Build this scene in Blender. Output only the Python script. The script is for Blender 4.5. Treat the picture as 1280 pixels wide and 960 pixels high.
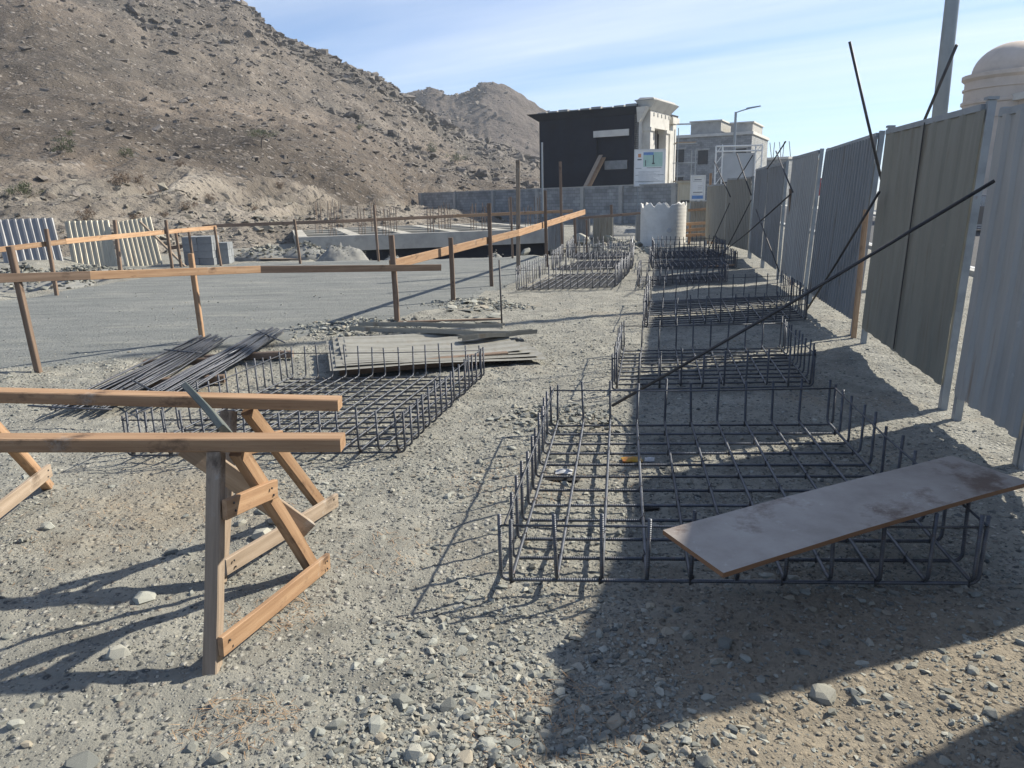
import bpy, bmesh, math, random
import numpy as np
from mathutils import Vector, Matrix
R = math.radians
random.seed(7); rng = np.random.default_rng(7)
S = bpy.context.scene
for o in list(bpy.data.objects): bpy.data.objects.remove(o)
COL = S.collection

# ------------------------------------------------------------------ camera
CAM_H, PITCH, ROLL, FPX = 1.6, R(14.0), R(1.3), 925.0
right0, up0, fwd = Vector((1,0,0)), Vector((0,math.sin(PITCH),math.cos(PITCH))), Vector((0,math.cos(PITCH),-math.sin(PITCH)))
cx = right0*math.cos(ROLL) - up0*math.sin(ROLL)
cy = right0*math.sin(ROLL) + up0*math.cos(ROLL)
cam = bpy.data.cameras.new('camera'); cam.lens = 36*FPX/1280; cam.sensor_width = 36; cam.clip_start = .05; cam.clip_end = 6000
camo = bpy.data.objects.new('camera', cam); COL.objects.link(camo)
m = Matrix((cx, cy, -fwd)).transposed().to_4x4(); m.translation = (0,0,CAM_H); camo.matrix_world = m
S.camera = camo
def ray(px, py): return cx*((px-640)/FPX) - cy*((py-480)/FPX) + fwd
def at(px, py, Y):
    "world point seen at a photo pixel, Y metres ahead"
    d = ray(px,py); t = Y/d.y; return Vector((d.x*t, Y, CAM_H+d.z*t))
def gd(px, py, z=0.0):
    "world point at height z seen at a photo pixel"
    d = ray(px,py); t = (z-CAM_H)/d.z; return Vector((d.x*t, d.y*t, z))

# ------------------------------------------------------------------ sky, sun, exposure
SUN_AZ, SUN_EL = R(23.0), R(37.5)         # azimuth from +X towards +Y
w = bpy.data.worlds.new('World'); S.world = w; w.use_nodes = True
nt = w.node_tree; nt.nodes.clear()
def N(nt, t, **k):
    n = nt.nodes.new(t)
    for a, b in k.items():
        if a.startswith('i_'): n.inputs[a[2:].replace('_',' ')].default_value = b
        else: setattr(n, a, b)
    return n
out = N(nt,'ShaderNodeOutputWorld'); bg = N(nt,'ShaderNodeBackground'); bg.inputs['Strength'].default_value = .082
sky = N(nt,'ShaderNodeTexSky'); sky.sky_type = 'NISHITA'; sky.sun_disc = False
sky.sun_elevation = SUN_EL; sky.sun_rotation = R(90)-SUN_AZ; sky.altitude = 2600; sky.air_density = 1.0; sky.dust_density = .15; sky.ozone_density = 2.2
CLX, CLY = 20.0, -4.0
# thin cirrus: direction projected on a high plane, stretched noise
tc = N(nt,'ShaderNodeTexCoord'); sep = N(nt,'ShaderNodeSeparateXYZ'); nt.links.new(tc.outputs['Generated'], sep.inputs[0])
mz = N(nt,'ShaderNodeMath', operation='MAXIMUM'); mz.inputs[1].default_value = .03; nt.links.new(sep.outputs['Z'], mz.inputs[0])
dx = N(nt,'ShaderNodeMath', operation='DIVIDE'); dy = N(nt,'ShaderNodeMath', operation='DIVIDE')
for d_, ax in ((dx,'X'),(dy,'Y')): nt.links.new(sep.outputs[ax], d_.inputs[0]); nt.links.new(mz.outputs[0], d_.inputs[1])
cmb = N(nt,'ShaderNodeCombineXYZ'); nt.links.new(dx.outputs[0], cmb.inputs[0]); nt.links.new(dy.outputs[0], cmb.inputs[1])
mp = N(nt,'ShaderNodeMapping'); mp.inputs['Scale'].default_value = (.16,.62,1); mp.inputs['Location'].default_value = (CLX,CLY,0)
mr0 = N(nt,'ShaderNodeMapping'); mr0.inputs['Rotation'].default_value = (0,0,R(36)); nt.links.new(cmb.outputs[0], mr0.inputs[0]); nt.links.new(mr0.outputs[0], mp.inputs[0])
n1 = N(nt,'ShaderNodeTexNoise'); n1.inputs['Scale'].default_value = .42; n1.inputs['Detail'].default_value = 7; n1.inputs['Roughness'].default_value = .55; n1.inputs['Distortion'].default_value = .35
n2 = N(nt,'ShaderNodeTexNoise'); n2.inputs['Scale'].default_value = 3.2; n2.inputs['Detail'].default_value = 6; n2.inputs['Roughness'].default_value = .6
nt.links.new(mp.outputs[0], n1.inputs[0]); nt.links.new(mp.outputs[0], n2.inputs[0])
r1 = N(nt,'ShaderNodeMapRange'); r1.inputs[1].default_value = .42; r1.inputs[2].default_value = .60; r1.clamp = True; nt.links.new(n1.outputs[0], r1.inputs[0])
r2 = N(nt,'ShaderNodeMapRange'); r2.inputs[1].default_value = .25; r2.inputs[2].default_value = .75; r2.inputs[3].default_value = .62; r2.inputs[4].default_value = 1; nt.links.new(n2.outputs[0], r2.inputs[0])
mu = N(nt,'ShaderNodeMath', operation='MULTIPLY'); nt.links.new(r1.outputs[0], mu.inputs[0]); nt.links.new(r2.outputs[0], mu.inputs[1])
fz = N(nt,'ShaderNodeMapRange'); fz.inputs[1].default_value = .02; fz.inputs[2].default_value = .16; fz.inputs[3].default_value = 0; fz.inputs[4].default_value = .58; nt.links.new(sep.outputs['Z'], fz.inputs[0])
mu2 = N(nt,'ShaderNodeMath', operation='MULTIPLY'); nt.links.new(fz.outputs[0], mu2.inputs[1]); nt.links.new(mu.outputs[0], mu2.inputs[0])
mx = N(nt,'ShaderNodeMix', data_type='RGBA'); nt.links.new(mu2.outputs[0], mx.inputs['Factor']); tn = N(nt,'ShaderNodeMix', data_type='RGBA', blend_type='MULTIPLY'); tn.inputs['Factor'].default_value = 1; tn.inputs['B'].default_value = (.80,.97,1.12,1); nt.links.new(sky.outputs[0], tn.inputs['A']); nt.links.new(tn.outputs['Result'], mx.inputs['A']); mx.inputs['B'].default_value = (7.6,8.0,8.4,1)
nt.links.new(mx.outputs['Result'], bg.inputs['Color']); nt.links.new(bg.outputs[0], out.inputs[0])
sl = bpy.data.lights.new('sun','SUN'); sl.energy = 4.6; sl.angle = R(.8); sl.color = (1,.93,.80)
so = bpy.data.objects.new('sun', sl); COL.objects.link(so)
sdir = Vector((math.cos(SUN_AZ)*math.cos(SUN_EL), math.sin(SUN_AZ)*math.cos(SUN_EL), math.sin(SUN_EL)))
so.rotation_euler = sdir.to_track_quat('Z','Y').to_euler(); so.location = sdir*60
S.view_settings.view_transform = 'Standard'; S.view_settings.look = 'None'; S.view_settings.gamma = 1; S.view_settings.use_curve_mapping = False
S.view_settings.exposure = 0.88
S.cycles.max_bounces = 5; S.cycles.diffuse_bounces = 3; S.cycles.glossy_bounces = 2; S.cycles.volume_bounces = 0; S.cycles.caustics_reflective = False; S.cycles.caustics_refractive = False

# ------------------------------------------------------------------ materials
MATS = {}
def mat(name, cols, scale=4.0, rough=.85, metal=0.0, bump=.3, bscale=30.0, stretch=(1,1,1), detail=8, coord='Object', vary=.0, attr=None, dist=.004, spots=None, spotscale=1.5, ribs=None, spotstretch=None, splash=None):
    "noise-mixed base colour between cols, optional stain colour, fine bump; vary = brightness change per object; attr = colour attribute multiplied in"
    if name in MATS: return MATS[name]
    M = bpy.data.materials.new(name); M.use_nodes = True; t = M.node_tree; L = t.links.new
    b = t.nodes['Principled BSDF']; b.inputs['Roughness'].default_value = rough; b.inputs['Metallic'].default_value = metal
    b.inputs['Specular IOR Level'].default_value = .35
    tcn = N(t,'ShaderNodeTexCoord'); mpn = N(t,'ShaderNodeMapping'); mpn.inputs['Scale'].default_value = stretch
    L(tcn.outputs[coord], mpn.inputs[0])
    nz = N(t,'ShaderNodeTexNoise'); nz.inputs['Scale'].default_value = scale; nz.inputs['Detail'].default_value = detail; nz.inputs['Roughness'].default_value = .65
    L(mpn.outputs[0], nz.inputs[0])
    cr = N(t,'ShaderNodeValToRGB'); e = cr.color_ramp.elements
    while len(e) < len(cols): e.new(.5)
    for i, c in enumerate(cols):
        e[i].position = .28 + .44*i/max(1,len(cols)-1); e[i].color = (*c,1)
    L(nz.outputs[0], cr.inputs[0]); colout = cr.outputs[0]
    if spots:
        sc, lo, hi = spots
        n3 = N(t,'ShaderNodeTexNoise'); n3.inputs['Scale'].default_value = spotscale; n3.inputs['Detail'].default_value = 9; n3.inputs['Roughness'].default_value = .7
        if spotstretch:
            ms = N(t,'ShaderNodeMapping'); ms.inputs['Scale'].default_value = spotstretch; L(tcn.outputs[coord], ms.inputs[0]); L(ms.outputs[0], n3.inputs[0])
        else: L(tcn.outputs[coord], n3.inputs[0])
        mr = N(t,'ShaderNodeMapRange'); mr.inputs[1].default_value = lo; mr.inputs[2].default_value = hi; L(n3.outputs[0], mr.inputs[0])
        m3 = N(t,'ShaderNodeMix', data_type='RGBA'); L(mr.outputs[0], m3.inputs['Factor']); L(colout, m3.inputs['A']); m3.inputs['B'].default_value = (*sc,1); colout = m3.outputs['Result']
    if splash:
        sc2, lo2, hi2, ss2 = splash; n4 = N(t,'ShaderNodeTexNoise'); n4.inputs['Scale'].default_value = ss2; n4.inputs['Detail'].default_value = 10; n4.inputs['Roughness'].default_value = .75; L(tcn.outputs[coord], n4.inputs[0])
        mr4 = N(t,'ShaderNodeMapRange'); mr4.inputs[1].default_value = lo2; mr4.inputs[2].default_value = hi2; mr4.inputs[4].default_value = .8; L(n4.outputs[0], mr4.inputs[0])
        m4_ = N(t,'ShaderNodeMix', data_type='RGBA'); L(mr4.outputs[0], m4_.inputs['Factor']); L(colout, m4_.inputs['A']); m4_.inputs['B'].default_value = (*sc2,1); colout = m4_.outputs['Result']
    if attr:
        an = N(t,'ShaderNodeVertexColor'); an.layer_name = attr
        m2 = N(t,'ShaderNodeMix', data_type='RGBA', blend_type='MULTIPLY'); m2.inputs['Factor'].default_value = 1
        L(colout, m2.inputs['A']); L(an.outputs[0], m2.inputs['B']); colout = m2.outputs['Result']
    if vary:
        oi = N(t,'ShaderNodeObjectInfo'); mr = N(t,'ShaderNodeMapRange'); mr.inputs[3].default_value = 1-vary; mr.inputs[4].default_value = 1+vary
        L(oi.outputs['Random'], mr.inputs[0]); hs = N(t,'ShaderNodeHueSaturation'); L(mr.outputs[0], hs.inputs['Value']); L(colout, hs.inputs['Color']); colout = hs.outputs[0]
    L(colout, b.inputs['Base Color'])
    if bump:
        nb = N(t,'ShaderNodeTexNoise'); nb.inputs['Scale'].default_value = bscale; nb.inputs['Detail'].default_value = 7; nb.inputs['Roughness'].default_value = .7
        L(mpn.outputs[0], nb.inputs[0])
        bp = N(t,'ShaderNodeBump'); bp.inputs['Strength'].default_value = bump; bp.inputs['Distance'].default_value = dist
        L(nb.outputs[0], bp.inputs['Height']); L(bp.outputs[0], b.inputs['Normal'])
        if ribs:
            uv = N(t,'ShaderNodeUVMap'); uv.uv_map = 'UVMap'
            wv = N(t,'ShaderNodeTexWave'); wv.bands_direction = 'Y'; wv.inputs['Scale'].default_value = ribs
            L(uv.outputs[0], wv.inputs[0]); b2 = N(t,'ShaderNodeBump'); b2.inputs['Strength'].default_value = .4; b2.inputs['Distance'].default_value = .003
            L(wv.outputs[1], b2.inputs['Height']); L(bp.outputs[0], b2.inputs['Normal']); L(b2.outputs[0], b.inputs['Normal'])
    MATS[name] = M; return M

mat('ground', [(.14,.137,.117),(.215,.21,.182),(.275,.268,.23),(.34,.33,.285)], 3.2, .95, bump=.9, bscale=55, dist=.012, spots=((.27,.225,.165),.54,.76), spotscale=.55)
mat('pad', [(.105,.114,.112),(.152,.162,.157),(.182,.19,.182),(.22,.226,.212)], 1.7, .95, bump=.9, bscale=45, dist=.014, stretch=(.45,2.0,1), spotstretch=(.4,1.8,1), spots=((.27,.27,.24),.53,.72), spotscale=1.1)
def gravelise(name, sc, amt, pal, rel=.012):
    "breaks a ground colour into small stones: voronoi cells with their own grey and relief"
    M = MATS[name]; t = M.node_tree; L = t.links.new; b = t.nodes['Principled BSDF']; src = b.inputs['Base Color'].links[0].from_socket; nsrc = b.inputs['Normal'].links[0].from_socket
    tcn = N(t,'ShaderNodeTexCoord'); colour = src; nrm = nsrc
    for k, (s_, am, dist) in enumerate(((sc,amt,rel),(sc*2.7,amt*.8,rel*.4))):
        v = N(t,'ShaderNodeTexVoronoi'); v.inputs['Scale'].default_value = s_; v.inputs['Randomness'].default_value = 1; L(tcn.outputs['Object'], v.inputs[0])
        sp = N(t,'ShaderNodeSeparateColor'); L(v.outputs['Color'], sp.inputs[0])
        cr = N(t,'ShaderNodeValToRGB'); cr.color_ramp.interpolation = 'CONSTANT'; e = cr.color_ramp.elements
        while len(e) < len(pal): e.new(.5)
        for i, c in enumerate(pal): e[i].position = i/len(pal); e[i].color = (*c,1)
        L(sp.outputs[0], cr.inputs[0])
        g = N(t,'ShaderNodeMath', operation='GREATER_THAN'); g.inputs[1].default_value = 1-am; L(sp.outputs[1], g.inputs[0])
        e2 = N(t,'ShaderNodeMapRange'); e2.inputs[1].default_value = .42; e2.inputs[2].default_value = .34; L(v.outputs['Distance'], e2.inputs[0])
        f = N(t,'ShaderNodeMath', operation='MULTIPLY'); L(g.outputs[0], f.inputs[0]); L(e2.outputs[0], f.inputs[1])
        m = N(t,'ShaderNodeMix', data_type='RGBA'); L(f.outputs[0], m.inputs['Factor']); L(colour, m.inputs['A']); L(cr.outputs[0], m.inputs['B']); colour = m.outputs['Result']
        iv = N(t,'ShaderNodeMapRange'); iv.inputs[1].default_value = 0; iv.inputs[2].default_value = .5; iv.inputs[3].default_value = 1; iv.inputs[4].default_value = 0; L(v.outputs['Distance'], iv.inputs[0])
        hh = N(t,'ShaderNodeMath', operation='MULTIPLY'); L(iv.outputs[0], hh.inputs[0]); L(g.outputs[0], hh.inputs[1])
        bp = N(t,'ShaderNodeBump'); bp.inputs['Strength'].default_value = .9; bp.inputs['Distance'].default_value = dist; L(hh.outputs[0], bp.inputs['Height']); L(nrm, bp.inputs['Normal']); nrm = bp.outputs[0]
    L(colour, b.inputs['Base Color']); L(nrm, b.inputs['Normal'])
PALG = [(.10,.105,.10),(.16,.164,.155),(.24,.24,.22),(.32,.315,.28),(.385,.375,.335),(.24,.215,.18)]
gravelise('ground', 30, .55, PALG, .02); gravelise('pad', 26, .40, [(.115,.122,.12),(.15,.158,.153),(.19,.196,.188),(.24,.243,.228)])
def soil_patch(c, r0, r1, colr):
    "bare sandy soil showing through the gravel round a point"
    t = MATS['ground'].node_tree; L = t.links.new; b = t.nodes['Principled BSDF']; src = b.inputs['Base Color'].links[0].from_socket
    tcn = N(t,'ShaderNodeTexCoord'); vm = N(t,'ShaderNodeVectorMath', operation='DISTANCE'); vm.inputs[1].default_value = c; L(tcn.outputs['Object'], vm.inputs[0])
    nz = N(t,'ShaderNodeTexNoise'); nz.inputs['Scale'].default_value = 2.6; nz.inputs['Detail'].default_value = 8; nz.inputs['Roughness'].default_value = .7; L(tcn.outputs['Object'], nz.inputs[0])
    ad = N(t,'ShaderNodeMath', operation='MULTIPLY_ADD'); ad.inputs[1].default_value = 1.6; L(nz.outputs[0], ad.inputs[0]); L(vm.outputs['Value'], ad.inputs[2])
    mr = N(t,'ShaderNodeMapRange'); mr.inputs[1].default_value = r0+.8; mr.inputs[2].default_value = r1+.8; mr.inputs[3].default_value = .72; mr.inputs[4].default_value = 0; L(ad.outputs[0], mr.inputs[0])
    n2_ = N(t,'ShaderNodeTexNoise'); n2_.inputs['Scale'].default_value = 30; n2_.inputs['Detail'].default_value = 6; L(tcn.outputs['Object'], n2_.inputs[0])
    cr = N(t,'ShaderNodeValToRGB'); cr.color_ramp.elements[0].position = .3; cr.color_ramp.elements[1].position = .7; cr.color_ramp.elements[0].color = (*[q*.75 for q in colr],1); cr.color_ramp.elements[1].color = (*[q*1.2 for q in colr],1); L(n2_.outputs[0], cr.inputs[0])
    m = N(t,'ShaderNodeMix', data_type='RGBA'); L(mr.outputs[0], m.inputs['Factor']); L(src, m.inputs['A']); L(cr.outputs[0], m.inputs['B']); L(m.outputs['Result'], b.inputs['Base Color'])
soil_patch((1.25,2.0,0), .55, 1.25, (.265,.22,.16)); soil_patch((-1.9,3.9,0), .1, .8, (.27,.23,.17))
mat('stone', [(.80,.80,.80),(1,1,1),(1.1,1.1,1.1)], 25, .9, bump=.5, bscale=90, attr='Col', dist=.004)
mat('rubble', [(.23,.235,.23),(.33,.33,.31),(.42,.41,.37)], 6, .95, bump=.6, bscale=40, attr='Col')
mat('hill', [(.082,.065,.049),(.132,.106,.082),(.175,.143,.112),(.225,.19,.152)], .22, .97, bump=1, bscale=1.1, dist=.6, attr='Col', detail=12)
mat('farhill', [(.085,.07,.06),(.13,.108,.092),(.175,.15,.128)], .06, .97, bump=1, bscale=.35, dist=2.5, detail=12)
mat('boulder', [(.085,.075,.064),(.14,.124,.107),(.20,.18,.155)], 1.3, .95, bump=.8, bscale=4, dist=.1, attr='Col')
gravelise('hill', 1.5, .45, [(.075,.07,.065),(.11,.098,.086),(.15,.13,.11),(.20,.175,.15),(.28,.25,.22)], .25);
mat('wood', [(.25,.145,.08),(.36,.225,.13),(.46,.31,.19)], 5, .75, bump=.35, bscale=18, stretch=(.35,7,7), vary=.18, spots=((.13,.08,.05),.57,.70), spotscale=9, spotstretch=(.5,1,1), splash=((.40,.38,.34),.60,.74,5))
mat('wood_brown', [(.125,.085,.06),(.20,.14,.10),(.275,.20,.145)], 5, .8, bump=.35, bscale=18, stretch=(.35,7,7), vary=.2, splash=((.33,.30,.26),.62,.76,4), spots=((.06,.04,.03),.60,.72), spotscale=9, spotstretch=(.5,1,1))
mat('wood_grey', [(.21,.16,.115),(.30,.235,.175),(.385,.31,.24)], 5, .85, bump=.35, bscale=18, stretch=(.35,7,7), vary=.15, spots=((.10,.075,.055),.58,.72), spotscale=9, spotstretch=(.5,1,1), splash=((.42,.40,.36),.60,.72,5))
mat('wood_green', [(.06,.075,.07),(.10,.115,.105),(.20,.19,.16)], 7, .7, bump=.3, bscale=18, stretch=(.5,5,5))
mat('ply', [(.20,.17,.145),(.285,.25,.22),(.35,.315,.28)], 4.2, .42, bump=.35, bscale=40, spots=((.12,.08,.06),.54,.63), spotscale=2.3, splash=((.48,.46,.43),.60,.70,6))
mat('ply_edge', [(.17,.09,.05),(.26,.15,.085)], 10, .85, stretch=(1,1,40))
mat('rebar', [(.06,.066,.078),(.10,.107,.122),(.15,.15,.16)], 14, .45, metal=.7, bump=.2, bscale=80, vary=.2, spots=((.11,.065,.045),.58,.74), spotscale=9, ribs=32.0)
mat('rod', [(.04,.04,.045),(.07,.068,.07),(.10,.085,.075)], 8, .55, metal=.4, bump=.2, bscale=60)
for nm, a in dict(sheet_pale=(.44,.43,.405), sheet_olive=(.265,.255,.21), sheet_blue=(.265,.27,.268), sheet_light=(.38,.38,.365), sheet_tan=(.30,.285,.24), sheet_cream=(.50,.455,.35), sheet_lilac=(.29,.292,.298), sheet_flat=(.31,.30,.26)).items():
    a = np.array(a)*(.86 if nm not in ('sheet_cream','sheet_lilac','sheet_flat') else .9); mat(nm, [tuple(a*.8),tuple(a*.97),tuple(a*1.1)], 3, .52, metal=.12, bump=.12, bscale=12, stretch=(2.5,1,.35), vary=.06, spots=(tuple(a*np.array([.66,.50,.38])),.56,.74), spotscale=3.0, spotstretch=(2.2,1,.28), dist=.01, splash=(tuple(np.minimum(a*1.5,.7)),.64,.74,7))
mat('post_metal', [(.22,.24,.25),(.30,.32,.33),(.36,.38,.39)], 5, .5, metal=.3, bump=.1, spots=((.20,.13,.08),.62,.78), spotscale=5)
mat('lamp_metal', [(.26,.29,.31),(.32,.35,.37)], 3, .45, metal=.2, bump=.05)
mat('white_paint', [(.62,.62,.60),(.74,.74,.72)], 5, .5, bump=.1)
mat('plastic', [(.58,.565,.52),(.68,.66,.61),(.74,.72,.67)], 4, .45, bump=.1)
mat('concrete', [(.30,.29,.27),(.39,.38,.35),(.46,.45,.41)], 1.6, .9, bump=.4, bscale=20, spots=((.25,.24,.22),.55,.75))
mat('blocks', [(.17,.185,.195),(.235,.25,.26),(.29,.30,.305)], 3, .92, bump=.4, bscale=30, vary=.12)
mat('screed', [(.30,.285,.245),(.38,.362,.315),(.44,.42,.37)], .8, .9, bump=.3, bscale=14)
mat('bitumen', [(.007,.010,.018),(.011,.016,.027),(.017,.024,.038)], .7, .9, bump=.2, bscale=8)
mat('render_beige', [(.50,.42,.35),(.58,.49,.41),(.63,.54,.46)], 1.2, .85, bump=.2, bscale=10)
mat('stone_trim', [(.46,.44,.40),(.58,.56,.51),(.66,.64,.58)], 1.3, .85, bump=.2, bscale=9)
mat('dark', [(.015,.017,.02),(.03,.033,.038)], 2, .35, bump=0)
mat('asphalt', [(.045,.045,.047),(.06,.06,.062),(.08,.08,.08)], 5, .9, bump=.4, bscale=60)
mat('kerb', [(.36,.36,.34),(.46,.46,.43)], 4, .9)
mat('sign_white', [(.70,.71,.70),(.80,.80,.79)], 3, .5, bump=0)
mat('sign_green', [(.34,.52,.44),(.46,.62,.54)], 3, .5, bump=0)
mat('sign_blue', [(.10,.22,.45),(.18,.32,.58)], 3, .5, bump=0)
mat('sign_grey', [(.40,.41,.41),(.46,.47,.47)], 3, .6, bump=0)
mat('sign_ink', [(.07,.08,.09),(.12,.13,.14)], 3, .6, bump=0)
mat('sign_orange', [(.55,.24,.12),(.65,.32,.16)], 3, .6, bump=0)
mat('car_red', [(.42,.03,.03),(.48,.04,.04)], 3, .3, bump=0)
mat('car_dark', [(.03,.04,.06),(.05,.06,.08)], 3, .3, bump=0)
mat('glass', [(.02,.025,.03),(.035,.04,.05)], 2, .12, bump=0)
mat('rubber', [(.02,.02,.02),(.03,.03,.03)], 3, .8)
mat('packet_yellow', [(.50,.07,.03),(.62,.34,.04),(.66,.40,.05)], 22, .4, bump=.3)
mat('packet_white', [(.45,.46,.47),(.58,.58,.58)], 10, .4, bump=.3)
mat('straw', [(.24,.145,.08),(.33,.22,.13),(.40,.29,.18)], 8, .9, bump=0, vary=.2)
mat('leaf', [(.045,.055,.03),(.075,.085,.045),(.11,.11,.06)], 2, .8, bump=0)
mat('leaf_dry', [(.12,.085,.06),(.17,.125,.09),(.22,.165,.12)], 2, .9, bump=0)
mat('bark', [(.10,.08,.065),(.16,.13,.105)], 5, .95)
def blockmat():
    M = bpy.data.materials.new('blockwork'); M.use_nodes = True; t = M.node_tree; b = t.nodes['Principled BSDF']; b.inputs['Roughness'].default_value = .95
    uv = N(t,'ShaderNodeUVMap'); uv.uv_map = 'UVMap'
    br = N(t,'ShaderNodeTexBrick'); br.inputs['Scale'].default_value = 1; br.inputs['Brick Width'].default_value = .42; br.inputs['Row Height'].default_value = .21; br.inputs['Mortar Size'].default_value = .012
    br.inputs['Color1'].default_value = (.24,.25,.25,1); br.inputs['Color2'].default_value = (.34,.345,.34,1); br.inputs['Mortar'].default_value = (.19,.19,.185,1)
    nz = N(t,'ShaderNodeTexNoise'); nz.inputs['Scale'].default_value = 1.2; nz.inputs['Detail'].default_value = 6
    t.links.new(uv.outputs[0], br.inputs[0]); t.links.new(uv.outputs[0], nz.inputs[0])
    m3 = N(t,'ShaderNodeMix', data_type='RGBA', blend_type='MULTIPLY'); m3.inputs['Factor'].default_value = .7
    mr = N(t,'ShaderNodeMapRange'); mr.inputs[1].default_value = .3; mr.inputs[2].default_value = .7; mr.inputs[3].default_value = .6; mr.inputs[4].default_value = 1.25; t.links.new(nz.outputs[0], mr.inputs[0])
    t.links.new(br.outputs[0], m3.inputs['A']); t.links.new(mr.outputs[0], m3.inputs['B'])
    t.links.new(m3.outputs['Result'], b.inputs['Base Color'])
    bp = N(t,'ShaderNodeBump'); bp.inputs['Strength'].default_value = .6; bp.inputs['Distance'].default_value = .01; bp.invert = True
    t.links.new(br.outputs['Fac'], bp.inputs['Height']); t.links.new(bp.outputs[0], b.inputs['Normal'])
    MATS['blockwork'] = M
blockmat()

# ------------------------------------------------------------------ helpers
def tag(o, label=None, cat=None, group=None, kind=None):
    if label: o['label'] = label
    if cat: o['category'] = cat
    if group: o['group'] = group
    if kind: o['kind'] = kind
    return o
def empty(name, loc, label, cat, group=None, rz=0.0):
    o = bpy.data.objects.new(name, None); COL.objects.link(o); o.location = loc; o.rotation_euler = (0,0,rz); o.empty_display_size = .2
    return tag(o, label, cat, group)
def link(name, me, parent=None, loc=None, rot=None, M4=None):
    o = bpy.data.objects.new(name, me); COL.objects.link(o)
    if parent: o.parent = parent
    if M4 is not None: o.matrix_local = M4
    else:
        if loc is not None: o.location = loc
        if rot is not None: o.rotation_euler = rot
    return o
def mesh_np(name, V, Fq, mt, smooth=False, col=None):
    "V (n,3), Fq (m,k) equal-sided faces"
    V = np.asarray(V, np.float32); Fq = np.asarray(Fq, np.int32); me = bpy.data.meshes.new(name)
    k = Fq.shape[1]; me.vertices.add(len(V)); me.vertices.foreach_set('co', V.ravel())
    me.loops.add(Fq.size); me.loops.foreach_set('vertex_index', Fq.ravel())
    me.polygons.add(len(Fq)); me.polygons.foreach_set('loop_start', np.arange(0, Fq.size, k, dtype=np.int32)); me.polygons.foreach_set('loop_total', np.full(len(Fq), k, np.int32))
    if smooth: me.polygons.foreach_set('use_smooth', np.ones(len(Fq), bool))
    if col is not None:
        a = me.color_attributes.new('Col','FLOAT_COLOR','POINT'); c = np.ones((len(V),4), np.float32); c[:,:3] = col; a.data.foreach_set('color', c.ravel())
    me.update(calc_edges=True); me.validate()
    if not smooth: me.shade_flat()
    me.materials.append(MATS[mt]); return me
class MB:
    "collects shapes into one mesh"
    def __init__(s): s.v = []; s.f = []; s.uv = {}
    def add(s, vs, fs):
        b = len(s.v); s.v += [tuple(p) for p in vs]; s.f += [tuple(i+b for i in f) for f in fs]; return s
    def box(s, c, d, rz=0.0, ch=0.0):
        x, y, z = d[0]/2, d[1]/2, d[2]/2
        vs = [(-x,-y,-z),(x,-y,-z),(x,y,-z),(-x,y,-z),(-x,-y,z),(x,-y,z),(x,y,z),(-x,y,z)]
        ca, sa = math.cos(rz), math.sin(rz)
        return s.add([(c[0]+p[0]*ca-p[1]*sa, c[1]+p[0]*sa+p[1]*ca, c[2]+p[2]) for p in vs], [(0,3,2,1),(4,5,6,7),(0,1,5,4),(1,2,6,5),(2,3,7,6),(3,0,4,7)])
    def hexa(s, b4, t4):
        return s.add(list(b4)+list(t4), [(0,3,2,1),(4,5,6,7),(0,1,5,4),(1,2,6,5),(2,3,7,6),(3,0,4,7)])
    def tube(s, path, r, n=8, cap=True):
        P = [Vector(p) for p in path]; rings = []; b = len(s.v); L = 0; up = None
        for i, p in enumerate(P):
            d = (P[min(i+1,len(P)-1)] - P[max(i-1,0)]).normalized()
            if up is None: up = Vector((0,0,1)) if abs(d.z) < .9 else Vector((1,0,0))
            a = d.cross(up).normalized(); c2 = a.cross(d).normalized(); up = c2
            if i: L += (p-P[i-1]).length
            rr = r[i] if isinstance(r,(list,tuple)) else r
            for k in range(n):
                t = 2*math.pi*k/n; s.v.append(tuple(p + a*math.cos(t)*rr + c2*math.sin(t)*rr)); s.uv[len(s.v)-1] = (k/n, L)
        for i in range(len(P)-1):
            for k in range(n):
                k2 = (k+1)%n; s.f.append((b+i*n+k, b+(i+1)*n+k, b+(i+1)*n+k2, b+i*n+k2))
        if cap: s.f.append(tuple(b+k for k in range(n))); s.f.append(tuple(b+(len(P)-1)*n+k for k in reversed(range(n))))
        return s
    def lathe(s, prof, c=(0,0,0), n=24, a0=0, a1=2*math.pi):
        b = len(s.v); full = abs(a1-a0-2*math.pi) < 1e-6; m_ = n if full else n+1
        for (r, z) in prof:
            for k in range(m_):
                t = a0+(a1-a0)*k/n; s.v.append((c[0]+r*math.cos(t), c[1]+r*math.sin(t), c[2]+z))
        for i in range(len(prof)-1):
            for k in range(n):
                k2 = (k+1)%m_; s.f.append((b+i*m_+k, b+i*m_+k2, b+(i+1)*m_+k2, b+(i+1)*m_+k))
        return s
    def mesh(s, name, mt, smooth=False, uv=False):
        me = bpy.data.meshes.new(name); me.from_pydata(s.v, [], s.f); me.materials.append(MATS[mt])
        if smooth: me.polygons.foreach_set('use_smooth', np.ones(len(me.polygons), bool))
        if uv:
            l = me.uv_layers.new(name='UVMap')
            for lp in me.loops: l.data[lp.index].uv = s.uv.get(lp.vertex_index,(0,0))
        return me
    def build(s, name, mt, parent=None, loc=None, rot=None, smooth=False, uv=False):
        return link(name, s.mesh(name, mt, smooth, uv), parent, loc, rot)
PLK = {}
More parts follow.
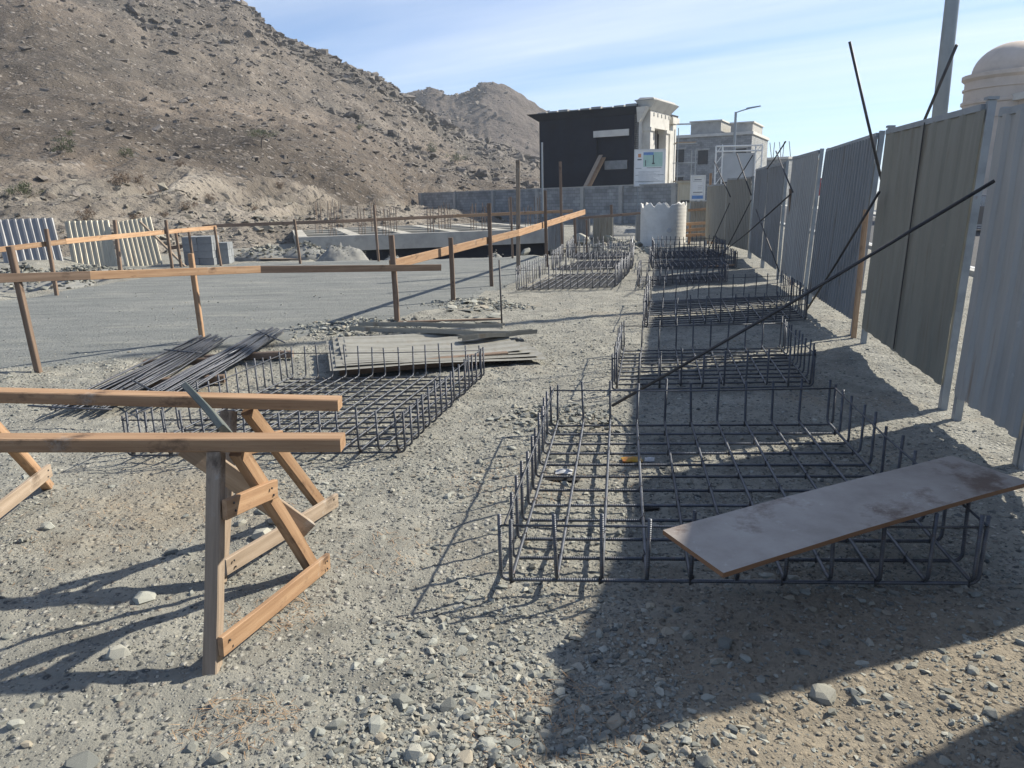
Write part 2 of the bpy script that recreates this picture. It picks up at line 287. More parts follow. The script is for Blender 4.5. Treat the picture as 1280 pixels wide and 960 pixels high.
def plank(name, p0, p1, w_, h_, mt, parent=None, org=Vector((0,0,0)), roll=0.0, over=0.0, warp=.004):
    "a sawn timber between two points, long axis local X, arrises knocked off and slightly bowed; w_ sideways, h_ upright"
    p0, p1 = Vector(p0)-org, Vector(p1)-org; d = p1-p0; L = d.length+2*over; d.normalize(); c = .06*min(w_,h_)+.0015
    vs = []; fs = []; ns = 5; ph = random.random()*6
    for i in range(ns):
        x = -L/2+L*i/(ns-1); oy = warp*math.sin(ph+2.4*i/(ns-1)*1.6); oz = warp*math.cos(ph*1.7+2*i/(ns-1))
        y, z = w_/2, h_/2
        for (a, b2) in ((-y+c,-z),(y-c,-z),(y,-z+c),(y,z-c),(y-c,z),(-y+c,z),(-y,z-c),(-y,-z+c)): vs.append((x,a+oy,b2+oz))
    for i in range(ns-1):
        for k in range(8): k2 = (k+1)%8; fs.append((i*8+k, i*8+k2, (i+1)*8+k2, (i+1)*8+k))
    fs.append(tuple(reversed(range(8)))); fs.append(tuple((ns-1)*8+k for k in range(8)))
    me = bpy.data.meshes.new(name); me.from_pydata(vs, [], fs); me.materials.append(MATS[mt])
    yv = Vector((0,0,1)).cross(d)
    if yv.length < .05: yv = Vector((0,1,0)).cross(d)
    yv.normalize(); zv = d.cross(yv)
    if roll: q = Matrix.Rotation(roll,3,d); yv = q@yv; zv = q@zv
    m4 = Matrix((d, yv, zv)).transposed().to_4x4(); m4.translation = (p0+p1)/2
    return link(name, me, parent, M4=m4)
# lattice value noise
def _h(ix, iy, seed):
    n = (ix.astype(np.int64)*374761393 + iy.astype(np.int64)*668265263 + seed*1442695041) & 0x7fffffff
    n = ((n ^ (n >> 13))*1274126177) & 0x7fffffff
    return ((n ^ (n >> 16)) & 0xffff)/65535.0
def vn(x, y, seed=0):
    ix, iy = np.floor(x), np.floor(y); fx, fy = x-ix, y-iy; fx = fx*fx*(3-2*fx); fy = fy*fy*(3-2*fy)
    a, b, c_, d = _h(ix,iy,seed), _h(ix+1,iy,seed), _h(ix,iy+1,seed), _h(ix+1,iy+1,seed)
    return (a*(1-fx)+b*fx)*(1-fy) + (c_*(1-fx)+d*fx)*fy - .5
def fbm(x, y, oct=4, seed=0, gain=.5):
    s = 0; a = 1
    for i in range(oct): s = s + a*vn(x*2**i+17.3*i, y*2**i-9.1*i, seed+i); a *= gain
    return s
def sstep(a, b, x):
    t = np.clip((x-a)/(b-a),0,1); return t*t*(3-2*t)
# rock templates
def ico(sub):
    bm = bmesh.new(); bmesh.ops.create_icosphere(bm, subdivisions=sub, radius=1); V = np.array([v.co[:] for v in bm.verts]); F = np.array([[v.index for v in f.verts] for f in bm.faces]); bm.free(); return V, F
def rock_templates(n, npts, spread=.5):
    "angular stones: convex hulls of random points"
    T = []
    for i in range(n):
        P = rng.standard_normal((npts,3)); P /= np.linalg.norm(P,axis=1)[:,None]; P *= rng.uniform(1-spread*.45,1,(npts,1))
        P *= np.array([1, rng.uniform(.6,.95), rng.uniform(.38,.72)]); bm = bmesh.new()
        for p in P: bm.verts.new(p)
        r_ = bmesh.ops.convex_hull(bm, input=list(bm.verts)); bmesh.ops.delete(bm, geom=[v for v in bm.verts if not v.link_faces], context='VERTS'); bmesh.ops.triangulate(bm, faces=list(bm.faces)); bm.verts.index_update()
        T.append((np.array([v.co[:] for v in bm.verts]), np.array([[v.index for v in f.verts] for f in bm.faces]))); bm.free()
    return T
def scatter(name, pos, size, mt, cols, npts=9, spread=.5, ntemp=24, sink=.22, tilt=.35):
    "many stones joined in one mesh"
    T = rock_templates(ntemp, npts, spread); ti = rng.integers(0, ntemp, len(pos)); VV = []; FF = []; CC = []; base = 0
    for j, (V0, F0) in enumerate(T):
        k = np.where(ti == j)[0]; n = len(k)
        if not n: continue
        V = np.repeat(V0[None], n, 0)*size[k][:,None,None]
        tx = rng.normal(0,tilt,n); c_, s_ = np.cos(tx)[:,None], np.sin(tx)[:,None]
        y, z = V[:,:,1]*c_-V[:,:,2]*s_, V[:,:,1]*s_+V[:,:,2]*c_; V[:,:,1], V[:,:,2] = y, z
        a = rng.uniform(0,2*np.pi,n); c_, s_ = np.cos(a)[:,None], np.sin(a)[:,None]
        x, y = V[:,:,0]*c_-V[:,:,1]*s_, V[:,:,0]*s_+V[:,:,1]*c_; V[:,:,0], V[:,:,1] = x, y
        V += pos[k][:,None,:]; V[:,:,2] += (size[k]*sink)[:,None]; nv = len(V0)
        FF.append((F0[None]+(base+np.arange(n)*nv)[:,None,None]).reshape(-1,3)); VV.append(V.reshape(-1,3)); CC.append(np.repeat(cols[k], nv, axis=0)); base += n*nv
    return mesh_np(name, np.concatenate(VV), np.concatenate(FF), mt, False, np.concatenate(CC))
def stone_cols(n, warm=.3):
    pal = np.array([(.28,.28,.255),(.34,.338,.305),(.21,.215,.205),(.35,.33,.285),(.385,.37,.325),(.13,.138,.138),(.38,.335,.27),(.31,.312,.285)])
    p = np.array([.2,.2,.12,.14,.1,.06,.08,.1]); return pal[rng.choice(len(pal), n, p=p/p.sum())]*rng.uniform(.62,1.02,(n,1))*np.array([.98,1,.98])

# ------------------------------------------------------------------ ground
PAD = np.array([(-5.4,7.1),(-3.2,8.15),(-.95,10.9),(.2,15.0),(1.2,19.6),(.6,20.8),(-4.4,20.8),(-7.1,20.6),(-8.4,17.9),(-8.9,12.6),(-7.2,9.0)])
def poly_sd(x, y, P):
    "signed distance to a polygon, negative inside"
    d = np.full(np.shape(x), 1e9); ins = np.zeros(np.shape(x), bool)
    for i in range(len(P)):
        (x0,y0),(x1,y1) = P[i], P[(i+1)%len(P)]; ex, ey = x1-x0, y1-y0; wx, wy = x-x0, y-y0
        t = np.clip((wx*ex+wy*ey)/(ex*ex+ey*ey),0,1); d = np.minimum(d, np.hypot(wx-ex*t, wy-ey*t))
        cond = ((y0 <= y) != (y1 <= y)) & (x < (x1-x0)*(y-y0)/((y1-y0) if y1 != y0 else 1e-9)+x0); ins ^= cond
    return np.where(ins, -d, d)
def fence_x(y): return 2.13+.211*y
def gz(x, y):
    far = sstep(60,14,np.hypot(x,y))
    z = .035*fbm(x*.5,y*.5,3,3) + .03*fbm(x*1.7,y*1.7,3,11)*far + .016*fbm(x*7,y*7,3,23)*far + .010*fbm(x*24,y*24,2,31)*sstep(12,7,np.hypot(x,y))
    sd = poly_sd(x, y, PAD); k = sstep(.35,-.25,sd+.12*fbm(x*2,y*2,2,5))
    z = z*(1-k) + k*(.05 + .012*fbm(x*.6,y*.6,2,9) + .004*fbm(x*9,y*9,2,41))
    # rubble lip round the pad and the spoil bank to its left
    z = z + .10*np.exp(-((sd-.35)/.35)**2)*np.clip(.4+fbm(x*1.4,y*1.4,2,77),0,1)*sstep(6.5,9,y+.4*x+6)
    z = z + .22*sstep(-9.0,-10.5,x+.35*(y-14))*sstep(8,13,y)*sstep(24,21,y)*(1+.8*fbm(x*1.1,y*1.1,3,51))
    # excavation in front of the ground slab
    pit = sstep(21.0,21.5,y-.04*x)*sstep(33,30,y)*sstep(-5.9,-5.2,x)*sstep(3.4,2.6,x-.15*(y-26)); z = z*(1-pit) - .85*pit
    # soft verge under and beyond the sheet fence, lower road bed
    rx = x-fence_x(y); z = z*(1-sstep(3.6,4.0,rx)) - .10*sstep(3.6,4.0,rx)*sstep(16.5,16,rx)
    return z
def grow(a, b, step, g):
    v = [a]
    while v[-1] < b: v.append(v[-1]+step); step *= g
    return v
ys = np.array(list(-np.array(grow(-1.2,2500,.06,1.13)))[::-1][:-1] + list(np.arange(1.2,8.5,.022)) + grow(8.5,3000,.024,1.022))
xs = np.array(list(-np.array(grow(4.6,2500,.03,1.035)))[::-1] + list(np.arange(-4.6+.026,4.6,.026)) + grow(4.6,2500,.03,1.035))
X, Yg = np.meshgrid(xs, ys); Z = gz(X, Yg)
nx, ny = len(xs), len(ys); idx = np.arange(nx*ny).reshape(ny,nx)
Fg = np.stack([idx[:-1,:-1],idx[:-1,1:],idx[1:,1:],idx[1:,:-1]],-1).reshape(-1,4)
gme = mesh_np('ground', np.stack([X,Yg,Z],-1).reshape(-1,3), Fg, 'ground', True)
gme.materials.append(MATS['pad'])
fc = (X[:-1,:-1].ravel()+.013, Yg[:-1,:-1].ravel()+.013)
sdp = poly_sd(*fc, PAD)+.25*fbm(fc[0]*1.6,fc[1]*1.6,3,61)
gme.polygons.foreach_set('material_index', (sdp < 0).astype(np.int32)); gme.update()
tag(link('ground', gme), kind='structure')
def gzz(x, y): return float(gz(np.array([float(x)]), np.array([float(y)]))[0])

# loose stone over the ground
def frustum_pts(n, y0, y1, power=1.0):
    y = y0*(y1/y0)**(rng.random(n)**power); x = (rng.random(n)*2-1)*(.80*y+.25); return x, y
def keep(x, y, dens): return rng.random(len(x)) < dens
def stones(name, n, y0, y1, s0, s1, npts, label, thr=.0, pw=2.2, sink=.02):
    x, y = frustum_pts(n, y0, y1); sd = poly_sd(x, y, PAD); rx = x-fence_x(y)
    dn = np.clip(.55+1.5*fbm(x*.9+5,y*.9,3,91)+thr,0.03,1)
    dn = np.where(sd < -.15, .10, dn); dn = np.where((sd > -.15)&(sd < .7)&(y > 6), 1, dn); dn = np.where(rx > -.6, dn*.3, dn); dn = np.where((x > .55)&(y < 2.75), dn*.35, dn); dn = np.where(rx > 3.4, 0, dn)
    k = keep(x, y, dn); x, y = x[k], y[k]; size = s0*(s1/s0)**(rng.random(len(x))**pw)
    pos = np.stack([x,y,gz(x,y)],-1)
    o = link(name, scatter(name, pos, size, 'stone', stone_cols(len(x)), npts, .6, 24, sink)); tag(o, label, 'gravel', kind='stuff')
stones('fine_gravel', 95000, 1.5, 10.5, .0035, .015, 10, 'fine grey gravel strewn over the whole foreground', .15, 1.3)
stones('coarse_gravel', 24000, 1.5, 16, .009, .034, 14, 'coarse angular grey gravel between the steel cages', -.12, 1.8)
# bottom-centre gravel heap of larger pieces and stones along the pad
def patch(name, cxy, rad, n, s0, s1, label, zup=0.0, pw=1.6):
    a = rng.random(n)*2*np.pi; r = rad*np.sqrt(rng.random(n))*rng.uniform(.55,1,n); x = cxy[0]+r*np.cos(a)*1.25; y = cxy[1]+r*np.sin(a)
    size = s0*(s1/s0)**(rng.random(n)**pw); pos = np.stack([x,y,gz(x,y)+zup*np.exp(-(r/rad*1.6)**2)*rng.random(n)],-1)
    tag(link(name, scatter(name, pos, size, 'stone', stone_cols(n), 15, .5, 24, .05)), label, 'gravel', kind='stuff')
patch('stone_patch', (-.22,1.78), .42, 900, .008, .03, 'dense patch of grey broken stone at the bottom edge of the picture', .0)
patch('stone_patch', (-1.9,9.45), .9, 500, .015, .06, 'rubble lip where the grey pad ends behind the stacked sheets', .03)
patch('stone_patch', (-.45,11.4), .8, 420, .015, .06, 'pale stone chips beside the timber posts at the edge of the pad', .02)
patch('stone_patch', (.35,5.35), .5, 380, .012, .045, 'stones heaped behind the far side of the nearest steel cage', .02)
# single larger stones
T2 = rock_templates(10, 26, .55)
rockm = [mesh_np('rock', T2[i][0], T2[i][1], 'stone', False, np.tile(stone_cols(1), (len(T2[i][0]),1))) for i in range(10)]
RK = [(770,895,30),(150,820,30),(1030,862,34),(948,868,22),(885,868,18),(1072,872,16),(1140,830,16),(960,720,18),(180,748,32),(330,640,24),(345,655,22),(330,672,30),(300,655,18),(500,870,30),(470,905,26),(560,875,24),(420,905,26),(400,915,20),(610,930,26),(640,925,24),(580,945,26),(520,940,30),(275,948,24),(240,935,18),(700,860,20),(725,925,18),(500,820,18),(540,800,18),(590,790,14),(905,800,24),(835,785,18),(790,862,14),(470,770,16),(520,770,14),(60,660,16),(215,690,16),(600,576,14),(640,560,12),(560,620,14),(545,680,16),(1110,760,14),(1215,835,16),(1180,868,14),(45,880,16),(20,905,18),(100,960,34),(690,570,16),(706,603,16),(620,660,10),(440,700,12),(560,740,14),(420,735,12),(1250,820,12),(870,930,14),(930,910,12),(880,955,20),(660,895,18),(450,870,16),(380,850,14),(10,795,12)]
for i, (px, py, sz) in enumerate(RK):
    p = gd(px,py); s = sz/FPX*(p-Vector((0,0,CAM_H))).length*.56
    o = link('rock', rockm[i%10], loc=(p.x,p.y,gzz(p.x,p.y)+s*.04), rot=(random.uniform(-.3,.3),random.uniform(-.3,.3),random.uniform(0,6.28))); o.scale = (s,s*random.uniform(.8,1.1),s*random.uniform(.8,1.15))
    tag(o, 'fist-sized loose grey stone lying on the open foreground gravel', 'stone', 'larger stones on the foreground gravel')
# dry straw tufts
def tuft(px, py, n, rad, label):
    c = gd(px,py); V = []; Fq = []; n = int(n*.6); rad *= 1.5
    for i in range(n):
        a = random.random()*6.28; r = rad*math.sqrt(random.random()); x, y = c.x+r*math.cos(a)*1.3, c.y+r*math.sin(a); z = gzz(x,y)+.004
        b = random.random()*6.28; l = random.uniform(.015,.06); t = Vector((math.cos(b)*l, math.sin(b)*l, random.uniform(0,.018))); sd = Vector((-math.sin(b),math.cos(b),0))*random.uniform(.0008,.0018)
        p = Vector((x,y,z)); k = len(V); V += [p-sd, p+sd, p+t+sd*.4, p+t-sd*.4]; Fq.append((k,k+1,k+2,k+3))
    tag(link('dry_straw', mesh_np('dry_straw', [tuple(v) for v in V], Fq, 'straw')), label, 'straw', kind='stuff')
tuft(700,900,420,.16,'rust coloured straw scattered left of the foreground shadow'); tuft(300,905,300,.10,'rust coloured straw at the bottom edge below the trestle'); tuft(345,770,260,.10,'rust coloured straw beside the trestle brace')
tuft(80,655,380,.42,'dry straw on the bare ground left of the trestles'); tuft(240,640,220,.3,'dry straw between the trestle legs'); tuft(645,605,260,.22,'reddish straw left of the nearest cage'); tuft(700,590,260,.3,'reddish straw among stones inside the nearest cage'); tuft(480,690,160,.14,'reddish straw right of the trestles')

# ------------------------------------------------------------------ hills
def loft(cols, nu, nv_):
    "cols: list of profiles (lists of world points, same length) -> smooth grid nu x nv_"
    A = np.array([[p[:] for p in c_] for c_ in cols], float); nc, npf = A.shape[:2]
    def interp(A, n, sm):
        t = np.linspace(0, A.shape[0]-1, n); i = np.clip(np.floor(t).astype(int),0,A.shape[0]-2); f = (t-i)[:,None,None]
        if sm:
            p0, p1, p2, p3 = A[np.clip(i-1,0,None)], A[i], A[i+1], A[np.clip(i+2,None,A.shape[0]-1)]
            return .5*(2*p1+(p2-p0)*f+(2*p0-5*p1+4*p2-p3)*f*f+(3*p1-p0-3*p2+p3)*f**3)
        return A[i]*(1-f)+A[i+1]*f
    B = interp(A, nu, True); return interp(B.transpose(1,0,2), nv_, True)   # (nv_, nu, 3)
def grid_faces(nv_, nu):
    i = np.arange(nv_*nu).reshape(nv_,nu); return np.stack([i[:-1,:-1],i[:-1,1:],i[1:,1:],i[1:,:-1]],-1).reshape(-1,4)
def col(px, prof):
    pts = [at(px,py,Y) for py, Y in prof]; pts[0].z = -.6
    c_ = pts[-1]; d = Vector((c_.x,c_.y,0)).normalized()
    pts.append(Vector((c_.x+d.x*25, c_.y+d.y*25, max(c_.z-4,-1)))); pts.append(Vector((c_.x+d.x*120, c_.y+d.y*120, -3))); return pts
HC = [col(-700,[(380,18),(330,24),(262,30),(238,33),(60,62),(-120,95),(-260,125)]), col(-300,[(355,21),(312,26),(250,33),(226,36),(80,62),(-70,98),(-190,130)]), col(-100,[(345,22),(302,27),(243,34),(218,37),(100,65),(-35,104),(-130,138)]), col(60,[(338,23.5),(292,28),(240,35),(214,38),(112,68),(-5,108),(-85,142)]),
      col(180,[(334,24.5),(286,30),(241,38),(219,41),(128,72),(36,112),(-28,148)]), col(250,[(330,25),(284,32),(243,40),(224,43),(138,75),(58,115),(3,152)]), col(305,[(326,26),(284,33),(248,42),(230,45),(148,78),(78,118),(11,155)]), col(347,[(320,27),(284,35),(252,44),(236,47),(158,80),(100,121),(46,156)]),
      col(410,[(310,29),(280,38),(258,48),(243,52),(174,84),(125,126),(74,162)]), col(470,[(302,31),(276,42),(259,54),(246,58),(190,90),(148,132),(98,166)]), col(520,[(292,35),(271,48),(258,62),(247,66),(206,98),(172,138),(131,170)]), col(580,[(284,42),(266,56),(255,72),(247,76),(222,108),(200,145),(172,178)]),
      col(640,[(276,50),(262,66),(254,84),(247,88),(232,118),(216,152),(198,186)]), col(700,[(268,60),(259,76),(253,95),(248,99),(240,128),(232,160),(224,192)]), col(780,[(262,72),(255,90),(252,105),(248,110),(244,136),(241,168),(238,200)])]
NU, NV = 620, 300
Hg = loft(HC, NU, NV); tt = np.linspace(0,1,NV)[:,None]*np.ones((1,NU)); kk = tt*8   # profile index 0..8
hx, hy = Hg[:,:,0], Hg[:,:,1]
rise = sstep(0,.8,kk)*sstep(8,7,kk); scale_d = np.clip(np.hypot(hx,hy)/60,.4,2.2)
gul = np.abs(vn(hx*.55+2*vn(hx*.2,hy*.2,4),hy*.07,13))+.5*np.abs(vn(hx*1.3,hy*.12,14))
bank = np.exp(-((kk-2.45)/.8)**2)
Hz = Hg[:,:,2] + rise*(2.2*fbm(hx*.045,hy*.045,3,101)*sstep(3,5,kk) + .9*fbm(hx*.16,hy*.16,4,103)*scale_d + .35*fbm(hx*.7,hy*.7,3,107)) - bank*rise*2.3*gul
out_ = np.clip(fbm(hx*.05+3,hy*.05,3,111)*2.2-.25+.7*sstep(5.0,5.9,kk)*sstep(6.8,6.2,kk),0,1)*sstep(3,4,kk)
Hz = Hz + out_*1.1*np.abs(fbm(hx*.45,hy*.45,3,113))*rise
Hg[:,:,2] = Hz
pale = (sstep(3.15,2.7,kk+.9*fbm(hx*.15,hy*.15,3,117)))[...,None]
grey = np.clip(out_*1.2+.55*sstep(4.6,5.6,kk+2*fbm(hx*.03,hy*.03,2,119)),0,.9)[...,None]
dirt = .85+.5*fbm(hx*.3,hy*.3,3,121)[...,None]
big = 1+.9*fbm(hx*.035+9,hy*.035,3,123)[...,None]; strk = 1-.5*np.clip(gul-.12,0,.5)[...,None]*bank[...,None]
C = (1.12*(1-pale)*np.clip(big,.6,1.5)+pale*np.array([1.95,2.12,2.25])*.95*strk)*dirt
C = C*(1-grey)+grey*np.array([.80,.90,1.0])*.85
tag(link('hill', mesh_np('hill', Hg.reshape(-1,3), grid_faces(NV,NU), 'hill', True, C.reshape(-1,3))), kind='structure')
# boulders over the slope
nb = 42000; u = rng.random(nb); v = rng.random(nb)**.75*.8+.02; iu = (u*(NU-1)).astype(int); iv = (v*(NV-1)).astype(int)
ob = out_[iv,iu]; kb = kk[iv,iu]; dn = (.20+1.0*ob+.35*sstep(4.3,6,kb))*np.where(kb < 3.2,.12,1); k = rng.random(nb) < dn; iu, iv = iu[k], iv[k]
P = Hg[iv,iu]+rng.normal(0,.15,(len(iu),3))*np.array([1,1,0]); sz = .075*(1+np.hypot(P[:,0],P[:,1])/110)*(6.5**(rng.random(len(iu))**3.4))*(1+.9*out_[iv,iu])
tint = np.where((kk[iv,iu] < 3)[:,None], np.array([[1.6,1.65,1.55]]), np.array([[1.05,1.05,1.07]]))*rng.uniform(.65,1.35,(len(iu),1))
tag(link('boulders', scatter('boulders', P, sz, 'boulder', tint, 11, .6, 24, .05)), 'dark boulders and outcrops strewn over the near hillside', 'boulders', kind='stuff')
nb = 5200; u = rng.random(nb); v = rng.random(nb)*.3+.01; iu = (u*(NU-1)).astype(int); iv = (v*(NV-1)).astype(int)
P = Hg[iv,iu]; sz = .045*(6**(rng.random(nb)**3.4)); tag(link('bank_stones', scatter('bank_stones', P, sz, 'boulder', np.array([[1.6,1.65,1.6]])*rng.uniform(.7,1.2,(nb,1)), 10, .6)), 'pale stones lying on the cut bank at the foot of the hill', 'stones', kind='stuff')
# second, farther hill
FC = [(300,140),(400,128),(460,121),(499,118),(520,114),(534,111),(548,114),(562,118),(580,113),(593,109),(601,104),(613,103),(632,108),(650,119),(663,128),(689,146),(713,152),(760,170),(830,205),(930,236)]
FCc = []
for px, py in FC:
    c_ = at(px,py,330); FCc.append([Vector((at(px,255,215).x,215,-2)), at(px,245+(py-245)*.18,235), at(px,245+(py-245)*.52,275), at(px,245+(py-245)*.82,310), c_, Vector((c_.x*1.1,365,c_.z*.8)), Vector((c_.x*1.4,470,-5))])
FU, FV = 300, 160; G2 = loft(FCc, FU, FV); k2 = np.linspace(0,6,FV)[:,None]*np.ones((1,FU)); fx, fy = G2[:,:,0], G2[:,:,1]
G2[:,:,2] += sstep(0,1,k2)*sstep(6,5,k2)*(5*fbm(fx*.02,fy*.02,3,131)*sstep(4,3,k2)+2.6*fbm(fx*.06,fy*.06,4,133)+2.0*np.abs(fbm(fx*.17,fy*.17,3,137)))-.8*sstep(0,1,k2)
tag(link('far_hill', mesh_np('far_hill', G2.reshape(-1,3), grid_faces(FV,FU), 'farhill', True)), kind='structure')
nb = 3200; iu = rng.integers(0,FU,nb); iv = rng.integers(int(FV*.2),int(FV*.7),nb); P = G2[iv,iu]; ok = rng.random(nb) < np.clip(.25+2*fbm(P[:,0]*.03,P[:,1]*.03,3,139),0,1); P = P[ok]
tag(link('far_boulders', scatter('far_boulders', P, .45*(4**(rng.random(len(P))**3)), 'boulder', np.full((len(P),3),1.1)*rng.uniform(.7,1.3,(len(P),1)), 10, .6)), 'boulders and crags on the far hill', 'boulders', kind='stuff')

# shrubs and a thorn tree on the slope
def hill_at(px, py):
    d = ray(px,py); o0 = np.array([0,0,CAM_H]); dd = np.array(d[:]); V = Hg.reshape(-1,3)-o0
    q = V/np.linalg.norm(V,axis=1)[:,None]; dd /= np.linalg.norm(dd); k = np.argsort(-(q@dd))[:6]; k = k[np.argmin(np.linalg.norm(V[k],axis=1))]; return Vector(V[k]+o0)
def leaves(c_, rx, rz, n, s, mt, name, parent, hollow=.3):
    V = []; Fq = []; cl = [Vector((random.gauss(0,.45)*rx, random.gauss(0,.45)*rx, random.uniform(.15,.95)*rz)) for _ in range(max(5,n//40))]
    for i in range(n):
        q = random.choice(cl)+Vector((random.gauss(0,.16)*rx, random.gauss(0,.16)*rx, random.gauss(0,.13)*rz)); q.z = max(q.z,.02)
        a = Vector((random.gauss(0,1),random.gauss(0,1),random.gauss(0,1))).normalized()*s*random.uniform(.5,1.2); b = a.orthogonal().normalized()*s*random.uniform(.2,.5)
        k = len(V); q += c_; V += [tuple(q-a), tuple(q+b), tuple(q+a), tuple(q-b)]; Fq.append((k,k+1,k+2,k+3))
    return link(name, mesh_np(name, V, Fq, mt), parent)
SH = [(78,182,16,'leaf','green shrub on the brown slope above the left sheet panels'),(158,192,12,'leaf','green shrub right of another one on the lower brown slope'),(88,166,7,'leaf','small green shrub, higher of the two close together on the left slope'),(30,240,18,'leaf','greenish shrub at the far left of the pale cut bank'),(110,268,14,'leaf_dry','round brown shrub just above the cream sheet panels'),(150,225,18,'leaf_dry','brown brush hanging over the pale scarp above the cream panels'),(175,222,10,'leaf_dry','small brown brush right of the scarp overhang'),(190,245,12,'leaf_dry','brown bush on the pale bank above the right cream panel'),(170,272,10,'leaf_dry','low brown bush behind the right cream panel'),(235,257,12,'leaf_dry','brown bush on the bank right of the cream panels'),(225,205,8,'leaf_dry','small dry bush below the scattered boulders'),(540,186,12,'leaf','low green shrub on the far right of the near hillside'),(569,197,13,'leaf','green shrub on the hillside left of the black building'),(450,160,8,'leaf','small green shrub under the right shoulder of the near hill'),(205,268,8,'leaf_dry','tiny brown bush above the timber uprights'),(318,262,10,'leaf_dry','brown bush at the foot of the bank above the dark rail'),(350,230,9,'leaf_dry','brown bush on the bank right of the thorn tree'),(262,246,8,'leaf_dry','dry bush on the bank above the block stacks')]
for px, py, r, mt, lb in SH:
    p = hill_at(px,py+r*.4); s = r/FPX*p.length*.8
    t = empty('shrub', p, lb, 'shrub', 'shrubs on the hillside'); leaves(Vector((0,0,0)), s, s*1.0, 420, s*.10, mt, 'foliage', t)
    mb = MB()
    for k in range(7): a = k*.9; mb.tube([(0,0,-.1),(math.cos(a)*s*.25,math.sin(a)*s*.25,s*.35),(math.cos(a)*s*.5,math.sin(a)*s*.5,s*.75)],[s*.03,s*.022,s*.008],4)
    mb.build('stem','bark',t)
p = hill_at(328,183); s = 22/FPX*p.length
t = empty('thorn_tree', p, 'flat-topped thorn tree on the hillside among boulders', 'tree')
mb = MB(); mb.tube([(0,0,-.2),(.05*s,0,.3*s),(.1*s,0,.5*s)],[.05*s,.04*s,.03*s],6); mb.build('trunk','bark',t)
for k in range(6): a = k*1.05; MB().tube([(.1*s,0,.45*s),(.1*s+math.cos(a)*.3*s,math.sin(a)*.3*s,.62*s),(.1*s+math.cos(a)*.62*s,math.sin(a)*.62*s,.76*s)],[.022*s,.014*s,.006*s],4).build('limb','bark',t)
leaves(Vector((0,0,s*.5)), s*.85, s*.36, 700, s*.045, 'leaf', 'crown', t)

# ------------------------------------------------------------------ road beyond the fence
fd = Vector((.211,1,0)).normalized(); fn = Vector((1,-.211,0)).normalized()    # along and across the fence
def strip(name, r0, r1, z, mt, th=None, y0=-60, y1=400, n=1):
    a, b = Vector((fence_x(0)+r0,0,0))+fd*y0, Vector((fence_x(0)+r1,0,0))+fd*y0; e = fd*(y1-y0); mb = MB()
    if th: mb.hexa([(a.x,a.y,z-th),(b.x,b.y,z-th),(b.x+e.x,b.y+e.y,z-th),(a.x+e.x,a.y+e.y,z-th)],[(a.x,a.y,z),(b.x,b.y,z),(b.x+e.x,b.y+e.y,z),(a.x+e.x,a.y+e.y,z)])
    else: mb.add([(a.x,a.y,z),(b.x,b.y,z),(b.x+e.x,b.y+e.y,z),(a.x+e.x,a.y+e.y,z)],[(0,1,2,3)])
    o = mb.build(name, mt); return tag(o, kind='structure')
strip('road',4.05,12.2,-.06,'asphalt'); strip('kerb',3.85,4.05,.05,'kerb',.25); strip('kerb',12.2,12.4,.05,'kerb',.25); strip('pavement',12.4,15.6,.045,'kerb',.25)
strip('edge_line',4.5,4.62,-.056,'white_paint'); strip('edge_line',11.6,11.72,-.056,'white_paint')

# ------------------------------------------------------------------ sheet-metal fence
def corr(wd, ht, pitch, dep, kind='trap', bow=.0, seed=0, th=.0016, nz_=14, dent=.006):
    "ribbed sheet in the XZ plane, x 0..wd, z 0..ht, ribs upright"
    pr = [(0,0),(.46,0),(.58,1),(.88,1)] if kind == 'trap' else [(i/8, .5-.5*math.cos(2*math.pi*i/8)) for i in range(8)]
    px = []; n = int(round(wd/pitch)); pt = wd/n
    for i in range(n): px += [((i+f)*pt, d*dep) for f, d in pr]
    px.append((wd,0)); px = np.array(px); zz = np.linspace(0,ht,nz_)
    Xc, Zc = np.meshgrid(px[:,0], zz); Dc = np.meshgrid(px[:,1], zz)[0]
    Yc = -Dc + dent*fbm(Xc*2.3+seed*7.7, Zc*1.3, 3, 200+seed)*2 + bow*np.sin(np.pi*Zc/ht)*np.sin(np.pi*Xc/wd)
    A = np.stack([Xc,Yc,Zc],-1); B = A+np.array([0,th,0]); m_ = len(px); f = grid_faces(nz_,m_); nn = nz_*m_
    V = np.concatenate([A.reshape(-1,3),B.reshape(-1,3)]); Fq = np.concatenate([f, f[:,::-1]+nn])
    return V, Fq
def uvec(a): return a
